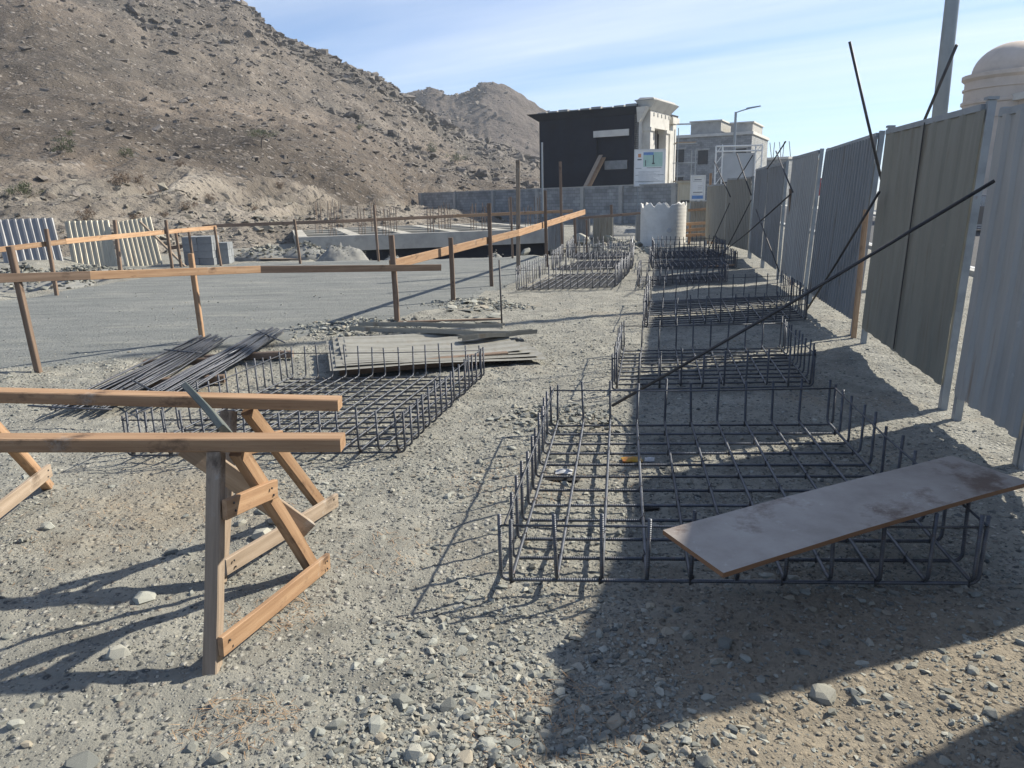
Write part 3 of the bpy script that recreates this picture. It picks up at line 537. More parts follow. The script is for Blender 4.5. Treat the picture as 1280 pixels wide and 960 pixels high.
PANELS = [ # y near, y far, material, sheets, rib pitch, rib depth, lean (deg, + = top towards the road), height, label
 (-2.7,-.35,'sheet_pale',2,.19,.022,2,2.2,'pale sheet fence panel standing behind the viewpoint'),
 (.0,2.45,'sheet_light',2,.19,.022,2,2.2,'light sheet fence panel at the near end, beside the viewpoint'),
 (2.83,4.06,'sheet_pale',1,.19,.024,3.0,2.2,'fence panel mostly outside the picture at the right edge, behind a steel post'),
 (4.14,5.12,'sheet_pale',1,.19,.024,1.5,2.10,'pale stained fence panel at the right edge, rusty at its foot'),
 (5.40,7.78,'sheet_olive',2,.30,.012,1.6,2.2,'olive grey fence panel with a dark seam down its middle'),
 (8.25,10.9,'sheet_blue',3,.125,.028,3.0,2.17,'blue grey fence panel with deep ribs between the olive and the light panel'),
 (11.35,13.75,'sheet_light',2,.16,.012,2.5,2.2,'light grey fence panel behind the upright brown timber'),
 (14.2,16.5,'sheet_blue',2,.16,.014,1.0,2.18,'blue grey fence panel crossed by a thin steel bar'),
 (16.7,19.1,'sheet_blue',2,.16,.014,1.5,2.2,'blue grey fence panel next to the first tan one'),
 (19.3,21.9,'sheet_tan',2,.17,.012,0,2.05,'tan grey fence panel, nearer of the two tan ones'),
 (22.0,24.6,'sheet_tan',2,.17,.012,0,1.9,'tan grey fence panel farthest along the fence')]
PROOT = []
for i, (y0, y1, mt, ns, pt, dp, lean, ht, lb) in enumerate(PANELS):
    bend = -.16*max(0,y0-19.2) ; bend1 = -.16*max(0,y1-19.2)
    a, b = Vector((fence_x(y1)+bend1,y1,0)), Vector((fence_x(y0)+bend,y0,0)); e = b-a; L = e.length; z0 = gzz(*((a+b)/2)[:2])
    t = empty('fence_panel', (a.x,a.y,z0), lb, 'fence panel', 'sheet metal fence panels', math.atan2(e.y,e.x)); t.rotation_euler = (R(-lean)*1, R(-7.0) if i == 2 else R(random.uniform(-.7,.7)), math.atan2(e.y,e.x))
    gap = .17+.05*random.random()
    for k in range(ns):
        wS = L/ns; V, Fq = corr(wS+.02, ht-gap-.035, pt, dp, 'trap', .015*random.uniform(-1,1), i*5+k)
        V[:,0] += wS*k - (.01 if k else 0); V[:,1] += -.034 - .004*(k%2); V[:,2] += gap
        o = link('sheet', mesh_np('sheet', V, Fq, mt), t)
    for x in (0.0, L):
        mb = MB(); mb.box((x, .0, (ht+.02-.25)/2), (.055,.05,ht+.02+.25)); mb.build('post','post_metal',t)
        if i == 4: MB().box((x,0,ht+.035),(.075,.07,.02)).build('post_cap','post_metal',t)
    MB().box((L/2,-.012,ht-.02),(L-.058,.075,.045)).build('top_rail','post_metal',t)
    MB().box((L/2,.0,gap+.02),(L-.058,.03,.035)).build('bottom_rail','post_metal',t)
    if i in (1,): MB().box((L*.43,-.075,ht*.40),(.05,.04,ht*.8+.2)).build('post','post_metal',t)
    if i == 4: MB().box((L*.5+.01,-.052,ht*.5+gap*.5),(.012,.008,ht-gap-.05)).build('lap_strip','rod',t)
    PROOT.append(t)

# steel bars propping and crossing the fence
def rod(name, p0, p1, r, label, grp='steel bars propping the sheet fence', mt='rod', cat='steel bar'):
    p0, p1 = Vector(p0), Vector(p1); q = p1-p0; mid = p0+q*.5+Vector((0,0,-.006*q.length)); mb = MB()
    mb.tube([Vector((0,0,0)), (mid-p0), q], r, 8); o = mb.build(name, mt, loc=p0, smooth=True); return tag(o, label, cat, grp)
def inside(px, py, Y, m_=.13):
    while at(px,py,Y).x > fence_x(Y)-.16*max(0,Y-19.2)-m_: Y -= .05
    return at(px,py,Y)
g0 = gd(765,512); rod('steel_bar', (g0.x,g0.y,.03), inside(1243,226,5.22), .0115, 'long steel bar propped from the gravel up to the nearest fence gap')
g0 = inside(1008,388,10.6); rod('steel_bar', g0, inside(1099,240,8.3,.08), .013, 'steel bar propping the gap between the olive and deep-ribbed panels')
rod('steel_bar', at(1062,52,8.05), at(1104,232,8.02)+Vector((.03,0,-.1)), .015, 'steel bar standing high above the fence, leaning left against the sky')
rod('steel_bar', at(1196,56,7.0)+Vector((0,0,0)), at(1105,210,8.06)+Vector((.1,0,-.3)), .014, 'steel bar rising behind the olive panel across the lamp pole')
g0 = gd(898,322); rod('steel_bar', (g0.x,g0.y,.06), inside(988,243,13.95), .013, 'long steel bar sloping up to the top of the brown timber')
g0 = inside(974,339,15); rod('steel_bar', g0, inside(945,262,14.8), .012, 'thin steel bar leaning across the blue grey panel, foot towards the camera')
rod('steel_bar', inside(970,189,14.0), inside(991,240,13.9), .013, 'short steel bar leaning left above the brown timber')
rod('steel_bar', inside(982,177,16.4), inside(959,211,16.5), .013, 'short steel bar leaning right above the blue grey panels')
rod('steel_bar', inside(921,192,18.9,.2), inside(939,244,18.8,.2), .015, 'steel bar leaning left over the tan panels')
g0 = gd(904,321); rod('steel_bar', (g0.x,g0.y,.05), inside(939,250,18.9,.2), .013, 'steel bar rising right in front of the tan panels')
rod('steel_bar', inside(893,202,22,.2), inside(913,246,20.5,.2), .015, 'steel bar leaning left beside the frame of the site board')
g0 = gd(884,318); rod('steel_bar', (g0.x,g0.y,.05), inside(912,254,20.4,.2), .013, 'farthest steel bar rising right against the last tan panel')
rod('steel_bar', inside(941,194,19.5,.2), inside(922,224,19.6,.2), .013, 'short steel bar crossing the site board frame')
p = gd(990,356); plank('timber_upright', (p.x,p.y,-.2), tuple(at(990,236,p.y)), .05,.09,'wood_brown'); tag(bpy.data.objects['timber_upright'], 'upright brown timber in front of the light grey panel', 'timber post')
p = gd(1066,425); plank('timber_upright', (p.x,p.y,-.1), tuple(at(1083,262,p.y+.05)), .05,.035,'wood'); o = [q for q in bpy.data.objects if q.name.startswith('timber_upright')][-1]; tag(o, 'thin pale timber upright in the gap before the olive panel', 'timber post')

# ------------------------------------------------------------------ reinforcing cages
def ubar_mesh(L, h, r, n=8):
    b = .035; pts = [(-L/2,0,h),(-L/2,0,b)]
    for k in range(1,4): a = k*math.pi/8; pts.append((-L/2+b*(1-math.cos(a)), 0, b*(1-math.sin(a))))
    pts.append((-L/2+b,0,0)); pts += [(0,0,0)]; q = [(-x,0,z) for x,_,z in reversed(pts[:-1])]
    mb = MB(); mb.tube(pts+q, r, n); return mb.mesh('bar','rebar',True,True)
def cage(c4, ndep, ncr, h, r, label, n=8, z=.035, tie=True, tall=0.0):
    "c4: near-left, near-right, far-right, far-left ground corners"
    nl, nr, fr, fl = [Vector((*p,0)) for p in c4]; c_ = (nl+nr+fr+fl)/4; wv = ((nr-nl)+(fr-fl))/2; dv = ((fl-nl)+(fr-nr))/2
    Wd, Dp = wv.length, dv.length; rz = math.atan2(wv.y,wv.x); ry = math.atan2(dv.y,dv.x)
    t = empty('rebar_cage', (c_.x,c_.y,gzz(c_.x,c_.y)*.4+z), label, 'rebar cage', 'reinforcing steel cages', 0)
    wu, du = wv.normalized(), dv.normalized()
    cm = ubar_mesh(Wd, h, r, n); dm = ubar_mesh(Dp, h*.97, r, n)
    for i in range(ncr):
        f = -.5+.012+(1-.024)*i/(ncr-1); o = link('bar', cm, t, loc=du*(Dp*f)+wu*random.uniform(-.012,.012)+Vector((0,0,random.uniform(-.004,.004))), rot=(random.gauss(0,.02),0,rz+random.gauss(0,.004))); o.scale.z = random.uniform(.93,1.08)
    for i in range(ndep):
        f = -.5+.02+(1-.04)*i/(ndep-1); o = link('bar', dm, t, loc=wu*(Wd*f)+Vector((0,0,2*r+random.uniform(0,.004)))+du*random.uniform(-.012,.012), rot=(random.gauss(0,.025),0,ry+random.gauss(0,.004))); o.scale.z = random.uniform(.90,1.05)
    wb = MB()
    for i in range(ndep):
        for j in range(ncr):
            if (i+j)%2: continue
            p = wu*(Wd*(-.48+.96*i/(ndep-1)))+du*(Dp*(-.488+.976*j/(ncr-1))); wb.box((p.x,p.y,r*1.0),(r*3.4,.005,r*4.4),rz+R(45)); wb.tube([(p.x,p.y,r*3),(p.x+random.gauss(0,.008),p.y+random.gauss(0,.008),r*3+.022)],.0018,4)
    o = wb.build('tie_wire','rod',t); o['kind'] = 'stuff'
    if tie:
        zz = h*.83; q = [(-.5,-.5),(.5,-.5),(.5,.5),(-.5,.5)]
        for k in range(4):
            a, b = q[k], q[(k+1)%4]; s_ = 1.0+.02*(k%2)
            A_ = wu*Wd*a[0]+du*Dp*a[1]; B_ = wu*Wd*b[0]+du*Dp*b[1]; mid = (A_+B_)/2*.992
            inn = (A_+B_)/2; inn = -inn.normalized()*(r*1.9); zk = zz+.012*(k%2)
            MB().tube([A_+inn+Vector((0,0,zk)), mid+inn+Vector((0,0,zk-.008)), B_+inn+Vector((0,0,zk))], r*.62, 6).build('tie_bar','rebar',t,smooth=True,uv=True)
    return t
cage([(-.05,2.82),(1.88,2.70),(2.24,4.94),(.27,5.06)], 11, 12, .31, .0085, 'nearest steel cage, with a plywood board across its near right corner')
cage([(.88,6.03),(2.49,5.97),(2.87,7.60),(1.12,7.62)], 10, 11, .32, .008, 'steel cage second from the camera in the row by the fence')
cage([(1.62,8.95),(3.78,9.35),(4.25,11.6),(2.16,11.45)], 12, 14, .38, .008, 'third steel cage in the row by the fence', 6)
cage([(2.27,13.15),(4.02,13.75),(4.35,15.3),(2.62,15.0)], 14, 9, .34, .009, 'fourth steel cage by the fence, a low dense one', 6)
cage([(3.15,16.5),(5.0,16.4),(5.35,18.6),(3.5,18.7)], 14, 12, .36, .010, 'fifth steel cage by the fence with a loose plank over it', 6)
cage([(3.75,19.5),(5.6,19.4),(6.0,21.9),(4.2,22.0)], 15, 12, .42, .011, 'last steel cage by the fence, in front of the white tank', 6)
cage([(-2.55,4.66),(-.69,4.44),(-.27,6.72),(-2.05,6.62)], 15, 17, .29, .0075, 'dense steel cage on the left, behind the wooden trestles')
cage([(.15,13.15),(1.88,13.3),(2.6,15.9),(.75,15.8)], 14, 15, .42, .009, 'steel cage at mid distance on the left side of the track', 6)
cage([(.95,16.7),(2.75,16.7),(3.15,18.9),(1.35,19.0)], 14, 13, .42, .010, 'middle one of three left-hand cages beside the tall timber posts', 6)
cage([(1.5,19.7),(3.2,19.6),(3.6,21.9),(1.9,22.0)], 13, 12, .45, .011, 'farthest left-hand cage in front of the broken concrete', 6)
a, b = at(880,333,17.0), at(918,331,16.7); o = plank('loose_plank', a, b, .12,.03,'wood'); tag(o, 'loose orange plank lying across the fifth cage by the fence', 'plank')

# plywood board on the nearest cage
c4 = [gd(828,664,.345), gd(905,719,.345), gd(1284,604,.375), gd(1192,571,.375)]
cc = sum(c4, Vector())/4; ex = ((c4[2]-c4[1])+(c4[3]-c4[0])); Lb = ex.length/2; ex.normalize(); ey = ((c4[0]-c4[1])+(c4[3]-c4[2])); Wb = ey.length/2; ey = (ey-ex*ey.dot(ex)).normalized(); ez = ex.cross(ey)
t = empty('plywood_board', cc, 'worn brown plywood board lying across the nearest steel cage', 'board'); m4 = Matrix((ex,ey,ez)).transposed().to_4x4(); m4.translation = cc; t.matrix_world = m4
nxp, nyp = 24, 8; Xp, Yp = np.meshgrid(np.linspace(-Lb/2,Lb/2,nxp), np.linspace(-Wb/2,Wb/2,nyp)); skew = (c4[0]-c4[1]).dot(ex)
Xp = Xp + Yp/Wb*skew*.9; Zp = .014*np.cos(Xp/Lb*2.2)+.003*fbm(Xp*4,Yp*4,2,301)
A_ = np.stack([Xp,Yp,Zp],-1).reshape(-1,3); f = grid_faces(nyp,nxp); link('face', mesh_np('face', A_, f, 'ply', True), t)
bd = [i for i in range(nxp)] + [nxp*(j+1)-1 for j in range(1,nyp)] + [nxp*(nyp-1)+i for i in reversed(range(nxp-1))] + [nxp*j for j in reversed(range(1,nyp-1))]
E1 = A_[bd]-np.array([0,0,.0004]); E2 = E1-np.array([0,0,.018]); nbd = len(bd); Fe = [(i,nbd+i,nbd+(i+1)%nbd,(i+1)%nbd) for i in range(nbd)]
link('edge', mesh_np('edge', np.concatenate([E1,E2]), Fe, 'ply_edge'), t); link('underside', mesh_np('underside', A_-np.array([0,0,.0185]), f[:,::-1], 'ply_edge', True), t)
# litter in the cage
def litter(name, px, py, sx, sy, mt, label):
    p = gd(px,py); Xp, Yp = np.meshgrid(np.linspace(-1,1,9), np.linspace(-1,1,7)); r_ = np.sqrt(Xp**2+Yp**2)
    Zt = .5*(1-np.clip(r_,0,1)**2)+.22*fbm(Xp*2+px,Yp*2,3,311); A = np.stack([Xp*sx*(1-.12*fbm(Yp*2,Xp,2,5)),Yp*sy,Zt*sy*.8+.01],-1).reshape(-1,3); B = A.copy(); B[:,2] = .004; f = grid_faces(7,9)
    V = np.concatenate([A,B]); tag(link(name, mesh_np(name, V, np.concatenate([f,f[:,::-1]+63]), mt, True), loc=(p.x,p.y,gzz(p.x,p.y)), rot=(0,0,random.uniform(-.3,.3))), label, 'litter')
litter('snack_packet',790,572,.062,.04,'packet_yellow','crumpled yellow and red packet inside the nearest cage')
litter('crushed_cup',812,572,.03,.035,'packet_white','crushed white cup beside the yellow packet')
litter('paper_scrap',705,588,.05,.04,'packet_white','white scrap near the left side of the nearest cage')
litter('dark_scrap',703,597,.10,.03,'rubber','dark scrap near the left side of the nearest cage')
litter('dark_scrap',812,634,.05,.03,'rubber','dark grey scrap in the middle of the nearest cage')

# ------------------------------------------------------------------ wooden trestles
def trestle(label, apex, footF, footB, x_right, x_left, ybeam, ztop, frames, diag=None, dl=.05):
    org = Vector((apex[0], ybeam, 0)); t = empty('trestle', org, label, 'trestle', 'wooden trestles')
    zb = ztop-.03
    plank('beam', (x_left,ybeam+.02,zb+dl),(x_right,ybeam-.005,zb), .085,.052,'wood',t,org)
    for (ax, fF, fB, lo) in frames:
        A_ = Vector((ax, ybeam, zb-.022)); fF = Vector((*fF,-.01)); fB = Vector((*fB,-.01))
        plank('leg', fF, A_+Vector((.0,-.022,0)), .052,.062,'wood_grey',t,org); plank('leg', fB, A_+Vector((.06,.03,-.01)), .05,.058,'wood',t,org)
        for (f1, f2, mt_) in lo:
            off = Vector((.052,0,0)); p0 = fF.lerp(A_,f1)+off; p1 = fB.lerp(A_,f2)+off+Vector((.02,0,0)); plank('brace', p0, p1, .022,.075,mt_,t,org,over=.04)
            for q_ in (p0, p1):
                for dz_ in (-.018,.016): v_ = q_-org+Vector((.0125,random.uniform(-.012,.012),dz_)); MB().tube([v_,v_+Vector((.005,0,0))],.0045,7).build('nail','rod',t)
    if diag: plank(diag[3], diag[0], diag[1], .028,.085,diag[2],t,org,roll=diag[4])
    return t
zf = .735
trestle('wooden trestle nearest the camera, its square beam cut off by the left edge', (-1.09,2.62), None, None, -.635, -3.3, 2.63, .765, [(-1.10,(-1.09,2.31),(-.92,3.05),[(.13,.06,'wood'),(.74,.70,'wood')]), (-2.9,(-2.95,2.28),(-2.75,3.1),[(.2,.2,'wood_grey')])], diag=(at(232,556,2.74), at(384,664,3.02),'wood_grey','diagonal_brace',R(10)))
trestle('wooden trestle behind the nearest one, with a dark diagonal board', (-1.25,3.2), None, None, -.77, -3.6, 3.2, .765, [(-1.26,(-1.30,2.92),(-1.02,3.72),[(.13,.10,'wood_grey'),(.78,.74,'wood')]), (-2.46,(-2.62,2.90),(-2.77,4.15),[(.2,.25,'wood_grey')])], diag=(at(237,486,3.13), at(284,542,2.74), 'wood_green','spacer_board',R(35)), dl=.12)

# ------------------------------------------------------------------ timber profile rails round the pad
def run(label, posts, rails, mt_posts='wood_brown'):
    org = Vector((*posts[0][0][:2],0)); t = empty('timber_rail_fence', org, label, 'rail fence')
    for (p0, p1, w_) in posts: plank('post', (p0[0],p0[1],-.25), p1, w_, w_, mt_posts if not isinstance(mt_posts,list) else random.choice(mt_posts), t, org)
    for (a, b, h_, mt_) in rails: plank('rail', a, b, .028, h_, mt_, t, org)
    return t
def pp(bx, by, tx, ty, w_):
    b = gd(bx,by); return (tuple(b), tuple(at(tx,ty,b.y)), w_)
run('dark timber rail on three posts along the near edge of the pad', [pp(52,472,12,308,.055), pp(255,433,238,317,.055), pp(497,405,489,294,.068)],
    [(at(-60,349,6.7),at(112,344,7.58),.085,'wood_brown'),(at(112,344,7.58),at(325,337,9.0),.085,'wood'),(at(325,337,9.0),at(551,334,10.15),.085,'wood_brown')], ['wood_brown','wood'])
run('bright orange rail climbing along the right edge of the pad', [pp(567,381,563,297,.07), pp(615,361,611,254,.07), pp(684,337,681,238,.07), pp(720,318,718,272,.07)],
    [(at(488,331,10.05),at(648,291,15.6),.13,'wood'),(at(648,291,15.62),at(731,265,21.5),.14,'wood')])
run('long thin rail across the far side of the pad', [pp(71,373,58,286,.06), pp(152,352,143,275,.07), pp(217,345,207,275,.06), pp(277,333,268,283,.06), pp(376,332,368,274,.06), pp(474,329,467,256,.06), pp(641,325,638,246,.06)],
    [(at(-30,316,12.6),at(82,302,14.2),.09,'wood'),(at(82,302,14.2),at(270,284,20.6),.10,'wood'),(at(253,283,20.8),at(420,277,21.3),.09,'wood_brown'),(at(420,277,21.3),at(566,270,23),.09,'wood_brown'),(at(566,270,23),at(716,264,24.2),.09,'wood')])
def lone_post(bx, by, tx, ty, w_, mt_, lb, name='timber_post'):
    b = gd(bx,by); return tag(plank(name, (b.x,b.y,-.2), at(tx,ty,b.y), w_, w_, mt_), lb, 'timber post')
lone_post(648,346,647,200,.085,'wood_grey','tallest timber post beside the orange rail'); lone_post(703,318,700,202,.075,'wood_brown','tall thin timber post in front of the black building')
lone_post(766,301,764,256,.09,'wood_brown','short timber post before the block wall, left of the white tank'); lone_post(734,316,733,275,.05,'wood_brown','thin timber stake among the broken concrete')
b = gd(628,411); rod('steel_stake', (b.x,b.y,-.2), at(624,325,b.y), .011, 'thin steel stake standing at the corner of the stacked sheets', None)
b = gd(500,408); o = plank('ground_lath', (b.x-.02,b.y,.06), tuple(gd(628,399,.06)), .05,.025,'wood_brown'); tag(o, 'long dark lath lying behind the stacked sheets', 'lath')
# timber uprights left of the block stacks
b0 = gd(229,336); t = empty('timber_gate', b0, 'open frame of two thin timbers and a crosspiece beside the block stack', 'timber frame')
for bx, by, tx, ty in ((227,335,219,287),(243,333,235,284)): p = gd(bx,by); plank('post', (p.x,p.y,-.1), at(tx,ty,p.y), .06,.06,'wood_brown',t,b0)
plank('crosspiece', at(213,310,21.1), at(241,306,21.1), .04,.10,'wood_brown',t,b0)
p = gd(232,334); o = plank('prop', (p.x,p.y,.0), at(175,277,21.5), .05,.06,'wood_grey'); tag(o, 'slanting timber prop leaning on the right cream panel', 'timber prop')

# ------------------------------------------------------------------ loose reinforcing bars
def bundle(p0, p1, n, wd0, wd1, label, grp):
    p0, p1 = Vector(p0), Vector(p1); d = (p1-p0).normalized(); s_ = Vector((d.y,-d.x,0))
    for i in range(n):
        f = random.uniform(-.5,.5); lay = random.random(); a = p0+s_*f*wd0+d*random.uniform(-.18,.18); b = p1+s_*(f*.8+random.uniform(-.15,.15))*wd1+d*random.uniform(-.2,.25)
        z0 = .05+.012+.075*lay*(1-abs(f)*1.2); z1 = .09+.08*lay
        mb = MB(); mid = (a+b)/2+s_*random.gauss(0,.03); a0 = Vector((a.x,a.y,z0)); mb.tube([(0,0,0), (mid.x-a.x,mid.y-a.y,(z1-z0)*.5-.01), (b.x-a.x,b.y-a.y,z1-z0)], .008, 6)
        tag(mb.build('steel_rod','rebar',loc=a0,smooth=True,uv=True), label, 'steel rod', grp)
bundle((-3.42,5.75,0),(-3.42,8.3,0),40,.46,.32,'loose dark steel rod in the left pile behind the trestles','left pile of steel rods')
bundle((-2.92,5.95,0),(-2.86,8.7,0),36,.42,.36,'loose dark steel rod in the right pile, beside the dense cage','right pile of steel rods')
for a, b, lb in (((205,437),(252,441),'short steel rod sticking out left of the left pile'),((35,507),(140,512),'steel rod lying across the near end of the left pile'),((320,412),(356,428),'steel rod lying crosswise at the far end of the right pile'),((285,443),(318,425),'steel rod slanting across the far end of the right pile'),((165,475),(215,500),'steel rod lying crosswise over the left pile')):
    p, q = gd(*a,.17), gd(*b,.14); rod('steel_rod', p, q, .008, lb, 'stray steel rods', 'rebar', 'steel rod')
for px, py in ((235,455),(215,480),(310,448)):
    p = gd(px,py,.03); o = plank('timber_bearer', (p.x-.45,p.y,.045),(p.x+.45,p.y+.1,.045),.07,.07,'wood_brown'); 
    tag(o, {235:'timber bearer under the far end of the left rod pile',215:'timber bearer under the middle of the left rod pile',310:'timber bearer under the far end of the right rod pile'}[px], 'timber bearer')

# ------------------------------------------------------------------ stacked ribbed sheets on the ground
c_ = Vector((-.84,7.62,0)); shl = ['bottom sheet of the flat stack of ribbed metal sheets','second sheet up in the flat stack of ribbed metal sheets','third sheet up in the flat stack of ribbed metal sheets','topmost full sheet of the flat stack of ribbed metal sheets']
for i, lb in enumerate(shl):
    V, Fq = corr(1.4-.10*i, 2.1-.12*i, .23, .015, 'trap', .02, 60+i, nz_=10, dent=.01)
    # lay flat: ribs run along x
    V = np.stack([V[:,2]-1.05, V[:,0]-.7, -V[:,1]+.012*np.sin(V[:,2]*2+i)],-1)
    o = link('ribbed_sheet', mesh_np('ribbed_sheet', V, Fq, 'sheet_flat'), loc=(c_.x+.04*i, c_.y+.09*i, .10+.014*i), rot=(R(1.5),R(.6),R(14+random.uniform(-1.5,1.5)))); tag(o, lb, 'metal sheet', 'flat stack of ribbed sheets')
for k, (a, b, lb) in enumerate((((395,461),(628,424),'bent metal trim lying along the front of the sheet stack'),((440,412),(640,419),'grey metal channel lying along the back of the sheet stack'),((450,406),(630,409),'long metal flashing behind the sheet stack'),((575,424),(668,416),'short metal channel at the right end of the sheet stack'))):
    if k == 0: continue
    p, q = gd(*a,.17), gd(*b,.16); d = q-p; L = d.length; mb = MB(); wv_ = .07
    pts = [(-wv_,.045),(-wv_,0),(wv_,0),(wv_,.03)]
    for j in range(6):
        x = L*j/5; 
        for (y, z) in pts: mb.v.append((x, y+.01*math.sin(j*1.7+k), z+.008*math.cos(j*2.1+k)))
    for j in range(5):
        for m_ in range(3): mb.f.append((j*4+m_, j*4+m_+1, (j+1)*4+m_+1, (j+1)*4+m_)); 
    o = mb.build('metal_channel','sheet_flat', loc=p, rot=(0,-math.asin(d.z/L),math.atan2(d.y,d.x))); sm = o.modifiers.new('thick','SOLIDIFY'); sm.thickness = .004; tag(o, lb, 'metal channel')
for yy, lb in ((-.55,'timber bearer under the front of the sheet stack'),(.45,'timber bearer under the back of the sheet stack')):
    o = plank('timber_bearer', (c_.x-.8,c_.y+yy-.2,.06),(c_.x+.8,c_.y+yy+.25,.07),.08,.09,'wood_brown'); tag(o, lb, 'timber bearer')
# pale flat chips of broken block behind the stack
for i in range(38):
    px, py = random.uniform(560,610)+random.uniform(-30,40), random.uniform(378,408); p = gd(px,py); s = random.uniform(.03,.10)
    o = link('broken_slab_chip', rockm[i%10], loc=(p.x,p.y,gzz(p.x,p.y)+.02), rot=(random.uniform(-.2,.2),random.uniform(-.2,.2),random.uniform(0,6))); o.scale = (s*1.4,s,s*.3); tag(o, 'flat pale chip of broken slab behind the sheet stack', 'rubble', 'pale chips behind the sheet stack')

# ------------------------------------------------------------------ leaning sheet panels at the foot of the hill
def lean_panel(c4, mt, pt, lb, rail=True):
    bl, br, tr, tl = c4; ex = (br-bl); L = ex.length; ex.normalize(); up_ = ((tl-bl)+(tr-br))/2; Hh = up_.length; up_ = (up_-ex*up_.dot(ex)).normalized(); ny_ = up_.cross(ex)
    t = empty('sheet_screen', bl, lb, 'metal panel', 'sheet panels at the foot of the hill'); m4 = Matrix((ex,ny_,up_)).transposed().to_4x4(); m4.translation = bl; t.matrix_world = m4
    sh = ((tl-bl).dot(ex)+(tr-br).dot(ex))/2; V, Fq = corr(L, Hh, pt, .02, 'trap', .02, int(bl.x*10)%90, nz_=10); V[:,0] += V[:,2]/Hh*sh; link('sheet', mesh_np('sheet', V, Fq, mt), t)
    if rail: MB().box((L/2+sh,.02,Hh-.02),(L,.03,.04)).build('top_rail','post_metal',t)
    for x in (.02, L-.02): MB().tube([(x,.03,-.1),(x+sh,.03,Hh)],.02,6).build('edge_post','post_metal',t)
lean_panel([at(8,340,20.4),at(82,336,20.8),at(64,273,21.3),at(-6,276,20.9)],'sheet_lilac',.18,'dented lilac grey ribbed panel leaning at the far left',False)
lean_panel([at(92,337,21.0),at(148,335,21.2),at(139,276,21.8),at(77,278,21.6)],'sheet_cream',.15,'cream ribbed panel left of the other cream one')
lean_panel([at(157,337,21.1),at(203,329,21.4),at(186,273,22.0),at(145,276,21.8)],'sheet_cream',.12,'cream ribbed panel with a timber prop at its right side')

# block stacks
def block_stack(px, py, nx_, ny_, nz2, lb, rz=.1):
    p = gd(px,py); t = empty('block_stack', (p.x,p.y,gzz(p.x,p.y)), lb, 'block stack', 'stacks of concrete blocks', rz); me = MB().box((0,0,.1),(.392,.192,.194)).mesh('block','blocks')
    for i in range(nx_):
        for j in range(ny_):
            for k in range(nz2): link('block', me, t, loc=(i*.402+random.uniform(-.006,.006)-nx_*.2, j*.202, k*.2+.10*0), rot=(0,0,random.uniform(-.01,.01)))
block_stack(260,331,2,4,4,'tall stack of grey concrete blocks behind the pad'); block_stack(288,329,1,3,3,'small broken stack of grey blocks right of the tall one')

# rubble heaps
def heap(px, py, rx, ry, hz, n, s0, s1, lb, mt='rubble', name='gravel_heap', sharp=1.6, Yf=None, tint=1.0):
    c2 = gd(px,py) if Yf is None else Vector((at(px,py,Yf).x,Yf,0)); nr, na = 18, 44; V = [(0,0,hz)]; 
    for i in range(1,nr+1):
        for k in range(na):
            r = i/nr; a = 2*math.pi*k/na; x, y = rx*r*math.cos(a), ry*r*math.sin(a); nzv = float(fbm(np.array([x*2.3+px]),np.array([y*2.3]),3,401)[0]); V.append((x*(1+.12*nzv),y,hz*(1-r)**(1/sharp)*(1+.25*nzv)-.06*(r > .98)))
    F3 = [(0,1+k,1+(k+1)%na,1+(k+1)%na) for k in range(na)]; Fq = [(0,1+k,1+(k+1)%na) for k in range(na)]
    for i in range(nr-1):
        for k in range(na): a, b = 1+i*na+k, 1+i*na+(k+1)%na; Fq.append((a,a+na,b+na)); Fq.append((a,b+na,b))
    z0 = gzz(c2.x,c2.y); t = empty(name, (c2.x,c2.y,z0), lb, 'heap', 'heaps round the slab'); V = np.array(V); link('fill', mesh_np('fill', V, Fq, mt, True, np.full((len(V),3),.66*tint)), t)
    if n:
        q = V[rng.integers(0,len(V),n)]+rng.normal(0,.04,(n,3)); o = link('stones', scatter('stones', q, s0*(s1/s0)**(rng.random(n)**2), 'stone', stone_cols(n)*.85*tint, 10, .6), t); o['kind'] = 'stuff'
heap(428,329,1.25,1.1,1.35,900,.008,.04,'tall cone of gravel in front of the slab',Yf=22.3)
heap(492,329,1.3,.9,.95,400,.008,.04,'low gravel heap right of the tall cone',Yf=22.2)
heap(385,330,.9,.7,.42,500,.015,.10,'rough rubble heap left of the tall gravel cone',Yf=23.0)
heap(335,328,1.2,.7,.32,600,.015,.12,'spread of rubble behind the far rail',Yf=23.0)
heap(617,324,.9,.7,.9,200,.01,.05,'small gravel heap under the right part of the slab',Yf=22.6)
heap(785,296,2.0,1.6,.38,300,.01,.06,'low bright heap of pale soil left of the white tank',Yf=33,tint=.95)
heap(30,362,1.5,1.1,.35,900,.02,.12,'blue grey broken rock piled at the far left of the pad',Yf=15.6,sharp=1.0)
heap(110,352,1.7,1.0,.25,900,.02,.11,'broken rock piled in front of the cream panels',Yf=18.0,sharp=1.0)
for px, py, Y_, lb in ((330,316,23.2,'flat grey board lying on the rubble'),(355,322,22.4,'flat board at the foot of the rubble heap')):
    p = at(px,py,Y_); tag(plank('loose_board',(p.x-.7,p.y,p.z),(p.x+.7,p.y+.2,p.z-.06),.5,.03,'wood_grey'), lb, 'board')

